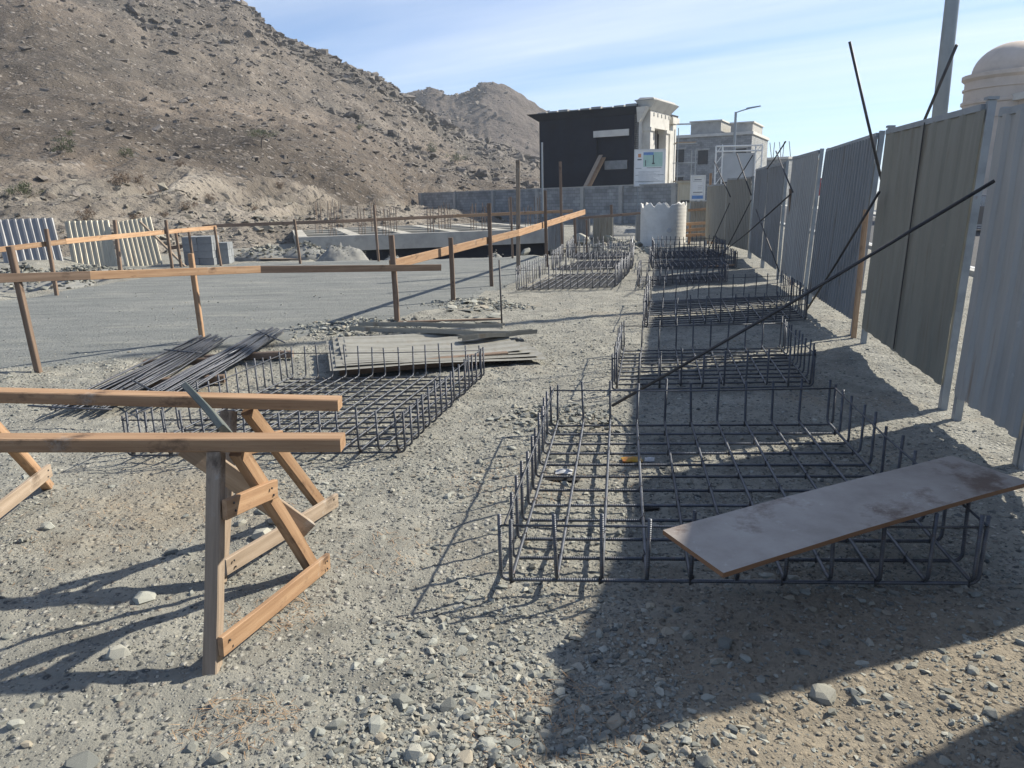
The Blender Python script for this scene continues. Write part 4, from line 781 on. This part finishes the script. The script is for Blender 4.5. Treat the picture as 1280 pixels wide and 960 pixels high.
# ------------------------------------------------------------------ ground slab with starter bars
fl, fr = Vector((-7.5,26.6,0)), Vector((1.9,29.4,0)); ex = (fr-fl).normalized(); ey = Vector((-ex.y,ex.x,0)); LS, DS = (fr-fl).length, 9.5; ang = math.atan2(ex.y,ex.x)
t = empty('ground_slab', fl, 'raised concrete ground slab with grid of beams behind the pad', 'slab', None, ang); ZS = .47
MB().box((LS/2,-.0+.15,ZS-.27),(LS,.30,.54)).build('front_beam','concrete',t); MB().box((LS/2,.30,-.55),(LS-.1,.12,.95)).build('foundation_wall','bitumen',t)
MB().box((LS/2,DS/2,ZS-.34),(LS-.02,DS-.7,.10)).build('slab_bed','screed',t)
for k in range(4): MB().box((LS/2,.30+ (k+1)*2.25+.1,ZS-.14),(LS,.34,.285)).build('cross_beam','screed',t)
for k in range(6): MB().box((.2+k*(LS-.4)/5,DS/2,ZS-.138),(.42,DS-.62,.283)).build('long_beam','screed',t)
for k in range(5):
    if k in (1,3): MB().box((.2+(k+.5)*(LS-.4)/5,1.4+1.1*(k%2),ZS-.18),((LS-.4)/5-.5,1.7,.20)).build('infill','screed',t)
MB().box((LS-.1,.6,-.2),(.25,1.2,1.3)).build('end_wall','concrete',t)
cols_px = [(415,27.8),(452,29.2),(468,31),(482,27.6),(492,30),(538,29),(552,31.5),(560,33),(592,31),(606,29.2),(640,34),(660,31),(672,33),(398,31),(425,34)]
for i, (px, Y_) in enumerate(cols_px):
    b = gd(px,280,ZS); d = ray(px,280); X_ = d.x/d.y*Y_; base = Vector((X_,Y_,ZS)); hgt = random.uniform(.85,1.25)
    tt_ = empty('starter_bars', base, 'cluster of rusty starter bars standing on the ground slab', 'starter bars', 'starter bar clusters on the slab')
    for j in range(6):
        ox, oy = (j%3-1)*.11, (j//3-.5)*.22; MB().tube([(ox,oy,-.05),(ox+random.gauss(0,.01),oy,hgt*.5),(ox+random.gauss(0,.03),oy+random.gauss(0,.02),hgt*random.uniform(.9,1.05))],.010,5).build('bar','wood_brown' if j%2 else 'rod',tt_)
    MB().tube([(-.13,-.13,.3),(.13,-.13,.3),(.13,.13,.3),(-.13,.13,.3),(-.13,-.13,.3)],.005,4).build('stirrup','rod',tt_)

# ------------------------------------------------------------------ block boundary wall
a, b = at(523,250,66), at(851,235,43.5); a.z = b.z = 0; e = b-a; L = e.length; HT = 2.25
def block_wall(name, a, e, L, z0, HT, lb, mt='blockwork'):
    t = empty(name, (a.x,a.y,0), lb, 'wall', None, math.atan2(e.y,e.x)); me = MB().box((L/2,.1,(HT+z0)/2),(L,.2,HT-z0)).mesh('blockwork',mt); l = me.uv_layers.new(name='UVMap')
    for lp in me.loops: v = me.vertices[lp.vertex_index].co; l.data[lp.index].uv = (v.x+v.y, v.z)
    link('blockwork', me, t); return t
t = block_wall('boundary_wall', a, e, L, -.9, HT, 'grey concrete block wall running behind the slab to the white tank')
for k, f in enumerate((.02,.2,.38,.56,.72,.84,.985)): MB().box((L*f,-.02,(HT-.88)/2+.0),(.28,.26,HT+.88)).build('pilaster','concrete',t)
MB().box((L/2,.1,HT+.035),(L+.04,.25,.065)).build('coping','concrete',t)

# ------------------------------------------------------------------ black building with pale portico
c0, c1, c2 = at(675,232,58), at(799,143,54), at(842,150,62); c0.z = c1.z = c2.z = 0
ZT = 7.15; e = c1-c0; L = e.length; ang = math.atan2(e.y,e.x); t = empty('black_building', c0, 'black coated unfinished villa with a pale stone portico on its right', 'building', None, ang)
D = 8.0
# front wall in pieces round the window opening
def wx(px): return (at(px,180,56).x-at(675,180,56).x)/math.cos(ang)
def wz(py): return at(740,py,56.3).z
ox0, ox1, oz0, oz1 = wx(744), wx(780), wz(214), wz(173)
for (x0, x1, z0, z1) in ((0,ox0,-.3,ZT),(ox1,L,-.3,ZT),(ox0,ox1,-.3,oz0),(ox0,ox1,oz1,ZT)): MB().box(((x0+x1)/2,.15,(z0+z1)/2),(x1-x0,.30,z1-z0)).build('wall','bitumen',t)
MB().box((.15,D/2+.16,ZT/2-.15),(.3,D-.32,ZT+.3)).build('wall','bitumen',t); MB().box((L/2,D-.15,ZT/2-.15),(L-.62,.3,ZT+.3)).build('wall','bitumen',t); MB().box((L/2,D/2,ZT-.45),(L-.7,D-.7,.3)).build('roof','bitumen',t)
w0 = MB().box(((ox0+ox1)/2,.26,(oz0+oz1)/2),(ox1-ox0+.3,.04,oz1-oz0+.3)).build('window','bitumen',t)
lin = MB().box(((wx(741)+wx(781))/2,-.03,oz1+.22),(wx(781)-wx(741),.16,.44)).build('lintel','stone_trim',t)
MB().box(((ox0+ox1)/2+.3,.10,oz0+.35),(ox1-ox0-.7,.25,.6)).build('sill_block','blocks',t)
# cornice flaring out to the left and along the roof
mb = MB(); mb.hexa([(-.05,-.05,ZT),(L+.0,-.05,ZT),(L,D,ZT),(-.05,D,ZT)],[(-.75,-.6,ZT+.5),(L,-.35,ZT+.5),(L,D+.5,ZT+.5),(-.75,D+.5,ZT+.5)]); mb.build('cornice','bitumen',t)
for k in range(9): x = .2+k*L/9; MB().box((x,.3,ZT+.58),(L/9*.85,.5,.10+.08*(k%3))).build('coping_stone','concrete',t)
# right side wall, pale, lit by the sun: pilasters, window bays, heavy cornice
for k, (y0, y1) in enumerate(((.0,1.0),(2.3,3.2),(4.6,5.6),(7.0,8.0))): MB().box((L+.0-.15,(y0+y1)/2,ZT/2+.1),(.34,y1-y0,ZT+.5)).build('pilaster','stone_trim',t)
for k, (y0, y1) in enumerate(((1.0,2.3),(3.2,4.6),(5.6,7.0))):
    for zz, hh in ((1.1,2.4),(4.3,2.2)): 
        q = MB().box((L-.22,(y0+y1)/2,zz+hh/2),(.1,y1-y0,hh)).build('window','dark',t); MB().box((L-.14,(y0+y1)/2,zz+hh/2),(.06,.09,hh)).build('mullion','stone_trim',q)
    for z0, z1 in ((-.3,1.1),(3.5,4.3),(6.5,ZT+.3)): MB().box((L-.18,(y0+y1)/2,(z0+z1)/2),(.24,y1-y0,z1-z0)).build('spandrel','stone_trim',t)
# projecting portico
PX, PY0, PY1 = .6, .9, 4.4
mb = MB(); mb.hexa([(L-.02,PY0-.4,ZT+.25),(L+PX,PY0-.4,ZT+.25),(L+PX,PY1+.4,ZT+.25),(L-.02,PY1+.4,ZT+.25)],[(L-.35,PY0-.75,ZT+.85),(L+PX+.5,PY0-.75,ZT+.85),(L+PX+.5,PY1+.9,ZT+.85),(L-.35,PY1+.9,ZT+.85)]); mb.build('portico_cornice','stone_trim',t)
MB().box((L+PX/2,(PY0+PY1)/2,ZT-.32),(PX-.05,PY1-PY0+.5,1.12)).build('entablature','stone_trim',t); MB().box((L+PX/2,(PY0+PY1)/2,ZT+.89),(PX+.8,PY1-PY0+1.6,.07)).build('portico_roof','concrete',t)
MB().hexa([(L-.3,PY0-.62,ZT+.93),(L+PX+.35,PY0-.62,ZT+.93),(L+PX+.35,PY1+.7,ZT+.93),(L-.3,PY1+.7,ZT+.93)],[(L-.15,PY0-.4,ZT+1.1),(L+PX+.2,PY0-.4,ZT+1.06),(L+PX+.2,PY1+.5,ZT+1.1),(L-.15,PY1+.5,ZT+1.12)]).build('cornice_cap','concrete',t)
MB().hexa([(L-.1,-.1,ZT-.55),(L+.06,-.1,ZT-.55),(L+.06,PY0-.5,ZT-.55),(L-.1,PY0-.5,ZT-.55)],[(L-.1,-.3,ZT+.42),(L+.62,-.3,ZT+.42),(L+.62,PY0-.5,ZT+.42),(L-.1,PY0-.5,ZT+.42)]).build('side_cornice','stone_trim',t)
for k in range(5): MB().box((L+PX-.02,PY0+.5+k*.8,ZT+.05),(.10,.18,.22)).build('dentil','stone_trim',t)
for x, y in ((L+PX-.3,PY0+.1),(L+PX-.3,PY1-.1)):
    q = MB().box((x,y,ZT/2-.55),(.55,.55,ZT-.7)).build('column','stone_trim',t); MB().box((x,y,ZT-.98),(.72,.72,.24)).build('capital','stone_trim',q)
MB().box((L+PX-.3,2.65,1.9),(.3,2.9,.3)).build('balcony_beam','stone_trim',t); MB().box((L+PX-.35,PY1+1.5,ZT-.1),(.9,1.5,.45)).build('side_cornice','stone_trim',t); MB().box((L+PX-.5,PY1+1.5,ZT/2-.3),(.5,.6,ZT-.1)).build('column','stone_trim',t)
# long boards leaning in front of the black wall
for k, (a, b, lb) in enumerate((((731,234),(751,194),'pale plank leaning up to the window of the black building, left one of the pair'),((736,234),(755,197),'pale plank leaning up to the window of the black building, right one of the pair'))):
    p, q = at(*a,53.4), at(*b,55.3); tag(plank('leaning_plank', p+(p-q).normalized()*.8, q, .3,.06,'wood' if k else 'wood_grey'), lb, 'plank')
p = at(678,232,50); tag(MB().tube([(0,0,-2),(0,0,at(676,178,50).z-p.z)],.06,8).build('scaffold_tube','lamp_metal',loc=p), 'thin grey pole before the left end of the black building', 'pole')

# ------------------------------------------------------------------ grey unfinished building and others behind
def villa(name, lb, px0, px1, pyt, Y_, dep, blocks, mt='blockwork'):
    a, b = at(px0,pyt,Y_), at(px1,pyt,Y_-4); zt = a.z; a = Vector((a.x,a.y,0)); b = Vector((b.x,b.y,0)); e = b-a; L = e.length; t = empty(name, a, lb, 'building', None, math.atan2(e.y,e.x))
    me = MB().box((L/2,dep/2,zt/2-.3),(L,dep,zt+.6)).mesh('wall',mt); l = me.uv_layers.new(name='UVMap')
    for lp in me.loops: v = me.vertices[lp.vertex_index].co; l.data[lp.index].uv = (v.x+v.y, v.z)
    link('wall', me, t); MB().box((L/2,dep/2-.03,zt+.03),(L+.3,dep+.3,.30)).build('cornice','stone_trim',t)
    for (f0, f1, h, d0) in blocks: MB().box((L*(f0+f1)/2,dep*.5+d0,zt+.18+h/2),(L*(f1-f0),dep*.6,h)).build('parapet','concrete',t); MB().box((L*(f0+f1)/2,dep*.5+d0,zt+.18+h+.06),(L*(f1-f0)+.3,dep*.6+.3,.14)).build('coping','stone_trim',t)
    return t, L, zt
t, L, zt = villa('grey_villa','grey unfinished villa behind the portico, with stepped parapets',838,940,172,88,12,[(.25,.62,1.3,-2.2),(.72,.98,1.0,-1.2)])
for (x0, z0) in ((L*.12,2.2),(L*.12,5.2),(L*.42,5.0),(L*.70,2.0),(L*.88,5.0),(L*.55,1.2)):
    q = MB().box((x0,-.02,z0+.7),(1.1,.05,1.5)).build('window','dark',t); MB().box((x0,-.04,z0+1.55),(1.4,.12,.18)).build('lintel','concrete',q)
MB().box((L*.55,-.3,.9),(L*.35,.5,.25)).build('canopy','stone_trim',t)
t, L, zt = villa('far_shell','far unfinished concrete shell right of the grey villa, with bars on its roof',938,985,200,110,10,[])
for k in range(8): MB().tube([(.4+k*L/8,.4+(k%2),zt),(.4+k*L/8+.1,.4,zt+2.2)],.05,4).build('bar','rod',t)
for k in range(3): MB().box((L*(.2+.3*k),-.03,zt*.6),(1.0,.05,1.4)).build('window','dark',t)
# scaffolding beside the portico
p = at(846,232,56); t = empty('scaffold', (p.x,p.y,0), 'thin scaffold tower between the portico and the grey villa', 'scaffold'); zt = at(846,160,56).z
for x, y in ((0,0),(1.3,0),(0,1.2),(1.3,1.2)): MB().tube([(x,y,0),(x,y,zt if x == 0 else zt-1.5)],.035,5).build('standard','lamp_metal',t)
for k in range(5):
    z = 1.2+k*1.35; MB().tube([(-.1,0,z),(1.4,0,z)],.028,5).build('ledger','lamp_metal',t); MB().tube([(-.1,1.2,z+.05),(1.4,1.2,z+.05)],.028,5).build('ledger','lamp_metal',t)
for k in (1,3): MB().box((.65,.6,1.3+k*1.35),(1.35,1.1,.05)).build('platform','wood_grey',t)

# ------------------------------------------------------------------ signs
def board(name, lb, px0, py0, px1, py1, Y_, mt, parts, legs=True, zleg=-.1):
    tl, tr, bl = at(px0,py0,Y_), at(px1,py0-1.0*(px1-px0)*.02,Y_), at(px0,py1,Y_); W_ = tr.x-tl.x; H_ = tl.z-bl.z; o = Vector((tl.x,Y_,bl.z)); t = empty(name, (o.x,Y_,0), lb, 'sign')
    MB().box((W_/2,0,o.z+H_/2),(W_,.05,H_)).build('panel',mt,t); fr = max(.05,W_*.03)
    for c_, d in (((W_/2,-.03,o.z+H_+fr/2),(W_+2*fr,.09,fr)),((W_/2,-.03,o.z-fr/2),(W_+2*fr,.09,fr)),((-fr/2,-.03,o.z+H_/2),(fr,.09,H_-.004)),((W_+fr/2,-.03,o.z+H_/2),(fr,.09,H_-.004))): MB().box(c_,d).build('frame','white_paint',t)
    if legs:
        for x in (W_*.12, W_*.88): MB().box((x,.08,o.z/2+H_*.3+zleg/2),(.08,.07,o.z+H_*.6-zleg)).build('leg','post_metal',t)
    for (nm, x0, y0, x1, y1, mt_) in parts: MB().box((W_*(x0+x1)/2,-.028-.002*len(nm)/10,o.z+H_*(1-(y0+y1)/2)),(W_*(x1-x0),.008,H_*(y1-y0))).build(nm,mt_,t)
    return t
txt = [('text_line',.12+.04*(k%2),.60+.034*j+.0,.85-.07*((j*7)%4),.61+.034*j,'sign_grey') for k in (0,) for j in range(0,10)]
board('site_board','large white site board with a green site picture, behind the block wall',794,188,831,232,46,'sign_white',[('picture',.28,.06,.93,.47,'sign_green'),('picture_sky',.28,.06,.62,.14,'sign_blue'),('tower_mark',.60,.14,.635,.40,'sign_ink'),('tower_base',.57,.36,.665,.40,'sign_ink'),('plan_mark',.34,.28,.37,.45,'sign_ink'),('crest',.10,.10,.20,.20,'sign_orange'),('crest_foot',.08,.25,.22,.28,'sign_ink'),('gap_line',.02,.505,.22,.515,'sign_ink'),('gap_line',.40,.495,.90,.507,'sign_ink'),('gap_line',.02,.70,.98,.710,'sign_ink'),('gap_line',.02,.885,.98,.893,'sign_ink')]+txt)
board('notice_board','narrow white notice with a blue foot, right of the white tank',865,221,880,249,29,'sign_white',[('blue_foot',.04,.84,.96,.985,'sign_blue'),('text_line',.2,.12,.8,.15,'sign_ink'),('text_line',.1,.2,.85,.22,'sign_grey'),('text_line',.5,.40,.9,.42,'sign_grey'),('text_line',.5,.47,.85,.49,'sign_grey'),('text_line',.5,.54,.9,.56,'sign_grey'),('text_line',.12,.68,.9,.71,'sign_ink'),('text_line',.12,.76,.7,.78,'sign_grey')])
# tall white lattice-framed hoarding seen from behind
p0, p1 = at(890,305,28.0), at(938,305,28.0); zt = at(890,183,28).z; Wf = p1.x-p0.x; t = empty('hoarding_frame', (p0.x,28.0,0), 'tall white lattice frame with blank grey boards above the fence end', 'hoarding')
for x in (0,Wf):
    for dx_ in (0,.24): MB().tube([(x+dx_,0,-.1),(x+dx_,0,zt)],.03,6).build('chord','white_paint',t)
    for k in range(9): MB().tube([(x,0,.1+k*zt/9),(x+.24,0,.1+(k+.9)*zt/9)],.014,5).build('lacing','white_paint',t)
for z in (zt, zt-.18): MB().tube([(0,0,z),(Wf+.24,0,z)],.03,6).build('top_chord','white_paint',t)
MB().box((Wf/2+.14,.06,zt-.75),(Wf-.2,.04,1.0)).build('blank_board','sign_grey',t); MB().box((Wf/2+.14,.06,zt-2.2),(Wf-.2,.04,1.5)).build('blank_board','sign_grey',t); MB().box((Wf/2+.14,.03,zt-1.36),(Wf-.25,.05,.07)).build('cross_rail','rod',t)

# ------------------------------------------------------------------ white tank and things round it
pc = gd(832,308); r_ = .74; t = empty('white_tank', (pc.x,pc.y+.5,0), 'white ribbed plastic tank cut open with a ragged top', 'tank'); ztk = 1.42; n_ = 64
prof = []; nzr = 13*4
for i in range(nzr+1): z = ztk*i/nzr; prof.append((r_+.0035*abs(math.sin(math.pi*z/ztk*13)), z-.05))
V = []; 
for i, (r, z) in enumerate(prof):
    for k in range(n_):
        a = 2*math.pi*k/n_; zz = z
        if i > nzr-6: zz = z-(.12*max(0,math.sin(a*8+1.2*math.sin(a*3)))+.04*math.sin(a*19))*((i-(nzr-6))/6)
        V.append((r*math.cos(a), r*math.sin(a), zz))
V = np.array(V); V2 = V.copy(); V2[:,:2] *= .975; Fq = []
for i in range(len(prof)-1):
    for k in range(n_): k2 = (k+1)%n_; Fq.append((i*n_+k,i*n_+k2,(i+1)*n_+k2,(i+1)*n_+k))
nn = len(V); Fq = np.array(Fq); top = np.array([((len(prof)-1)*n_+k,(len(prof)-1)*n_+(k+1)%n_,(len(prof)-1)*n_+(k+1)%n_+nn,(len(prof)-1)*n_+k+nn) for k in range(n_)])
link('shell', mesh_np('shell', np.concatenate([V,V2]), np.concatenate([Fq,Fq[:,::-1]+nn,top]), 'plastic', True), t)
MB().lathe([(0,.01),(r_*.97,.01)],(0,0,-.04),32).build('floor','plastic',t); MB().lathe([(.0,.0),(.07,.0),(.09,-.02)],(0,0,0),10).build('patch','packet_white',t,loc=(.05,-r_-.014,.52),rot=(R(90),0,0))
# grey ribbed sheets and timbers behind the cages
def upright_sheet(px0, px1, pyt, pyb, Y_, mt, lb):
    a, b, c_ = at(px0,pyb,Y_), at(px1,pyb,Y_), at(px0,pyt,Y_); t = empty('standing_sheet', (a.x,Y_,-.1), lb, 'metal sheet', 'ribbed sheets standing behind the cages'); V, Fq = corr(b.x-a.x, c_.z+.1, .12, .02, 'trap', .01, px0%90, nz_=8); link('sheet', mesh_np('sheet', V, Fq, mt), t)
    for x in (0,b.x-a.x): MB().box((x,.04,(c_.z)/2),(.05,.05,c_.z+.1)).build('post','post_metal',t)
upright_sheet(686,704,276,318,26,'sheet_blue','narrow blue grey ribbed sheet right of the ground slab'); upright_sheet(719,737,273,306,27.5,'sheet_blue','ribbed sheet behind the end of the orange rail'); upright_sheet(742,766,272,306,27.8,'sheet_tan','ribbed sheet left of the short timber post'); upright_sheet(795,806,268,306,27,'sheet_blue','dark narrow sheet touching the left side of the white tank'); upright_sheet(862,886,252,302,27.2,'sheet_tan','ribbed sheet right of the white tank')
tag(plank('timber_rail', at(722,273,27.2), at(806,266,27.2), .04,.09,'wood_brown'), 'thin timber rail left of the white tank before the block wall', 'rail'); tag(plank('timber_rail', at(860,263,27.0), at(888,261,27.0), .04,.09,'wood'), 'short timber rail right of the white tank', 'rail')
p = at(874,306,25.6); t = empty('formwork_rack', (p.x,p.y,0), 'orange timber formwork rack right of the white tank', 'formwork', None)
for x, h in ((-.35,.7),(.28,2.3),(.42,1.2)): plank('upright', (p.x+x,p.y,-.05),(p.x+x+.02,p.y,h),.07,.07,'wood',t,Vector((p.x,p.y,0)))
for z in (.28,.46,.66): plank('crosspiece', (p.x-.5,p.y-.06,z),(p.x+.5,p.y-.06,z+.05),.05,.10,'wood',t,Vector((p.x,p.y,0)))
p = at(855,252,33); t = empty('cream_cabinet', (p.x,33,0), 'cream coloured cabinet behind the white tank', 'cabinet'); zt = at(855,227,33).z
MB().box((0,0,zt/2+.2),(.5,.4,zt-.5)).build('body','sheet_cream',t); MB().box((0,-.02,zt-.02),(.62,.52,.07)).build('lid','sheet_cream',t)
for x in (-.18,.18): MB().box((x,0,.2),(.06,.3,.5)).build('leg','post_metal',t)
MB().box((0,-.205,zt*.62),(.38,.02,.10)).build('door_gap','rod',t)
# broken concrete lumps
for i, (px, py, s, fl_, lb) in enumerate(((727,304,.42,.9,'pinkish upright lump of broken concrete behind the left cages'),(762,304,.55,.5,'broad grey lump of broken concrete left of the white tank'),(745,310,.3,.6,'small grey lump between the larger broken pieces'),(700,318,.28,.7,'pale boulder beside the tall thin timber post'),(657,319,.30,.8,'round pale boulder under the slab end'),(775,309,.24,.5,'low pale lump in front of the soil heap'),(790,310,.2,.5,'small pale lump at the foot of the white tank'),(715,312,.22,.6,'small rough lump left of the pinkish one'))):
    p = gd(px,py); o = link('concrete_lump', rockm[(i*3+1)%10], loc=(p.x,p.y,s*fl_*.35), rot=(.2*i,.3,i*1.1)); o.scale = (s,s*.7,s*fl_); tag(o, lb, 'rubble', 'lumps of broken concrete')
nR = 900; xr = rng.uniform(.6,4.6,nR); yr = rng.uniform(21.5,29,nR); tag(link('rubble_strip', scatter('rubble_strip', np.stack([xr,yr,gz(xr,yr)],-1), .03*(7**(rng.random(nR)**2)), 'stone', stone_cols(nR)*1.15, 10, .6)), 'small broken concrete strewn behind the farthest cages', 'rubble', kind='stuff')

# ------------------------------------------------------------------ street furniture, domed building and road side
p = at(1176,130,12.6); t = empty('lamp_pole', (p.x,12.6,-.05), 'thick grey lamp pole rising out of the picture behind the olive panel', 'lamp pole'); MB().tube([(0,0,0),(0,0,5),(0,0,9.5)],[.125,.10,.07],12).build('shaft','lamp_metal',t,smooth=True); MB().box((0,0,.05),(.4,.4,.1)).build('base_plate','lamp_metal',t)
MB().tube([(0,0,9.4),(.5,0,9.75),(1.6,0,9.9)],.035,8).build('arm','lamp_metal',t,smooth=True); MB().box((1.9,0,9.9),(.75,.26,.09)).build('lamp_head','lamp_metal',t)
p = at(918,178,62); t = empty('street_lamp', (p.x,62,0), 'distant street lamp with one arm above the grey villa', 'street lamp'); zt = at(917,140,62).z; MB().tube([(0,0,0),(0,0,zt)],[.13,.10],8).build('pole','lamp_metal',t)
MB().tube([(0,0,zt-.05),(.5,0,zt+.1),(1.1,0,zt+.25)],.05,6).build('arm','lamp_metal',t); MB().hexa([(.8,-.16,zt+.16),(1.95,-.13,zt+.36),(1.95,.13,zt+.36),(.8,.16,zt+.16)],[(.85,-.12,zt+.3),(1.9,-.08,zt+.44),(1.9,.08,zt+.44),(.85,.12,zt+.3)]).build('lamp_head','lamp_metal',t)
YD = 44.0; pc = at(1266,95,YD); rD = (pc.x-at(1211,95,YD).x); zd = at(1240,93,YD).z; t = empty('domed_building', (pc.x,YD,0), 'beige building with a round drum and dome beyond the road', 'building')
MB().lathe([(rD*.93,-zd+.0),(rD*.93,-1.6),(rD*.97,-1.55),(rD*.97,-1.4),(rD*.93,-1.35),(rD*.93,-.35),(rD*1.0,-.2),(rD*1.0,0),(rD*.9,.05)],(0,0,zd),40).build('drum','render_beige',t,smooth=False)
zt = at(1262,52,YD).z; hD = zt-zd; MB().lathe([(rD*.82*math.cos(a*math.pi/24), .04+(hD-.04)*math.sin(a*math.pi/24)) for a in range(0,12)]+[(.01,hD)],(0,0,zd),40).build('dome','render_beige',t,smooth=True)
zl = at(1262,112,YD-6).z; MB().box((rD*.95,-5.0,zl/2-.2),(rD*2.6,7.5,zl+.4)).build('wing','render_beige',t); MB().box((rD*.95,-5.0,zl+.1),(rD*2.6+.6,8.1,.35)).build('wing_cornice','stone_trim',t); MB().box((rD*1.2,-5,zl+.6),(rD*1.9,6.6,.7)).build('parapet','render_beige',t)
for k in range(4):
    q = MB().box((rD*.95-rD*1.31,-7.4+k*1.7,zl*.55),(.06,.8,1.6)).build('window','dark',t); MB().box((rD*.95-rD*1.33,-7.4+k*1.7,zl*.55-.9),(.16,1.1,.12)).build('sill','stone_trim',q)
for zz in (zd-.75, zd-2.3): MB().lathe([(rD*.93,-.06),(rD*.965,-.05),(rD*.965,.05),(rD*.93,.06)],(0,0,zz),40).build('band','render_beige',t)
# garden wall and greenery over the road
wa = Vector((fence_x(0)+16.6,0,0))+fd*6; t = empty('garden_wall', (wa.x,wa.y,0), 'pale garden wall across the road', 'wall', None, math.atan2(fd.y,fd.x)); MB().box((30,0,1.0),(60,.25,2.1)).build('wall','render_beige',t); MB().box((30,0,2.1),(60.1,.35,.10)).build('coping','stone_trim',t)
for k, (al, sz) in enumerate(((33,1.6),(24,1.2),(14,1.0),(40,1.7))):
    p = Vector((fence_x(0)+18.4,0,0))+fd*al; lb = ['green tree over the garden wall, seen in the gap left of the olive panel','green tree over the garden wall near the dome','small tree over the garden wall close to the right edge','far tree over the garden wall along the road'][k]; t = empty('garden_tree', p, lb, 'tree', 'trees behind the garden wall')
    MB().tube([(0,0,-.1),(.05,0,1.2),(0,.1,2.2)],[.12,.09,.05],6).build('trunk','bark',t); leaves(Vector((0,0,1.4)), sz, sz*1.3, 900, .13, 'leaf', 'crown', t)
# parked cars
def car(name, base, rz, mt, lb):
    t = empty(name, base, lb, 'car', 'cars along the road', rz); L_, W_ = 4.3, 1.76
    prof = [(-2.15,.35),(-2.15,.72),(-2.05,.88),(-1.1,.98),(-.35,1.42),(.95,1.45),(1.75,1.0),(2.1,.92),(2.15,.5),(2.1,.3)]
    mb = MB(); n_ = len(prof); 
    for s_, ins in ((-1,0),(1,0)):
        for x, z in prof: mb.v.append((x, s_*(W_/2-(.14 if z > 1.1 else .02)), z))
    for i in range(n_): j = (i+1)%n_; mb.f.append((i,j,n_+j,n_+i))
    mb.f.append(tuple(reversed(range(n_)))); mb.f.append(tuple(range(n_,2*n_))); mb.build('body',mt,t)
    for s_ in (-1,1):
        MB().hexa([(-.95,s_*.865,1.0),(1.5,s_*.865,1.02),(1.5,s_*.86,1.03),(-.95,s_*.86,1.01)],[(-.35,s_*.765,1.36),(.9,s_*.765,1.38),(.9,s_*.755,1.38),(-.35,s_*.755,1.36)]).build('side_window','glass',t)
        for x in (-1.35,1.35):
            w_ = MB().tube([(x,s_*.70,.32),(x,s_*.90,.32)],.32,18).build('tyre','rubber',t); MB().tube([(x,s_*.89,.32),(x,s_*.915,.32)],.19,12).build('rim','post_metal',w_)
        MB().box((-2.14,s_*.6,.74),(.06,.32,.13)).build('headlight','glass',t); MB().box((2.12,s_*.62,.80),(.06,.26,.14)).build('tail_light','car_red',t)
    MB().hexa([(-1.06,-.70,1.02),(-1.06,.70,1.02),(-1.02,.70,1.01),(-1.02,-.70,1.01)],[(-.44,-.62,1.40),(-.44,.62,1.40),(-.40,.62,1.39),(-.40,-.62,1.39)]).build('windscreen','glass',t)
p = Vector((fence_x(0)+10.9,0,-.06))+fd*30; car('parked_car', p, math.atan2(fd.y,fd.x), 'car_dark', 'dark parked car seen through the fence gap left of the deep-ribbed panel')
p = Vector((fence_x(0)+10.9,0,-.06))+fd*19; car('parked_car', p, math.atan2(fd.y,fd.x), 'car_dark', 'dark parked car seen through the fence gap left of the olive panel')
p = at(1032,232,34); t = empty('road_sign', (p.x,34,-.05), 'small red and white road sign glimpsed through the fence gap', 'road sign'); MB().tube([(0,0,0),(0,0,p.z+.3)],.035,6).build('post','post_metal',t); MB().box((0,-.05,p.z),(.7,.03,.75)).build('plate','car_red',t); MB().box((0,-.07,p.z+.22),(.5,.01,.12)).build('stripe','sign_white',t)

# ------------------------------------------------------------------ dry haze over the valley
me = MB().box((0,0,44),(6400,6400,100)).mesh('haze','dark'); me.materials.clear(); hm = bpy.data.materials.new('haze'); hm.use_nodes = True; hm.node_tree.nodes.clear()
ho = N(hm.node_tree,'ShaderNodeOutputMaterial'); pv = N(hm.node_tree,'ShaderNodeVolumePrincipled'); pv.inputs['Color'].default_value = (.86,.92,1,1); pv.inputs['Density'].default_value = .0005; pv.inputs['Anisotropy'].default_value = .2
hm.node_tree.links.new(pv.outputs[0], ho.inputs['Volume']); me.materials.append(hm); tag(link('haze', me), 'thin dry haze over the whole valley', 'haze', kind='stuff')
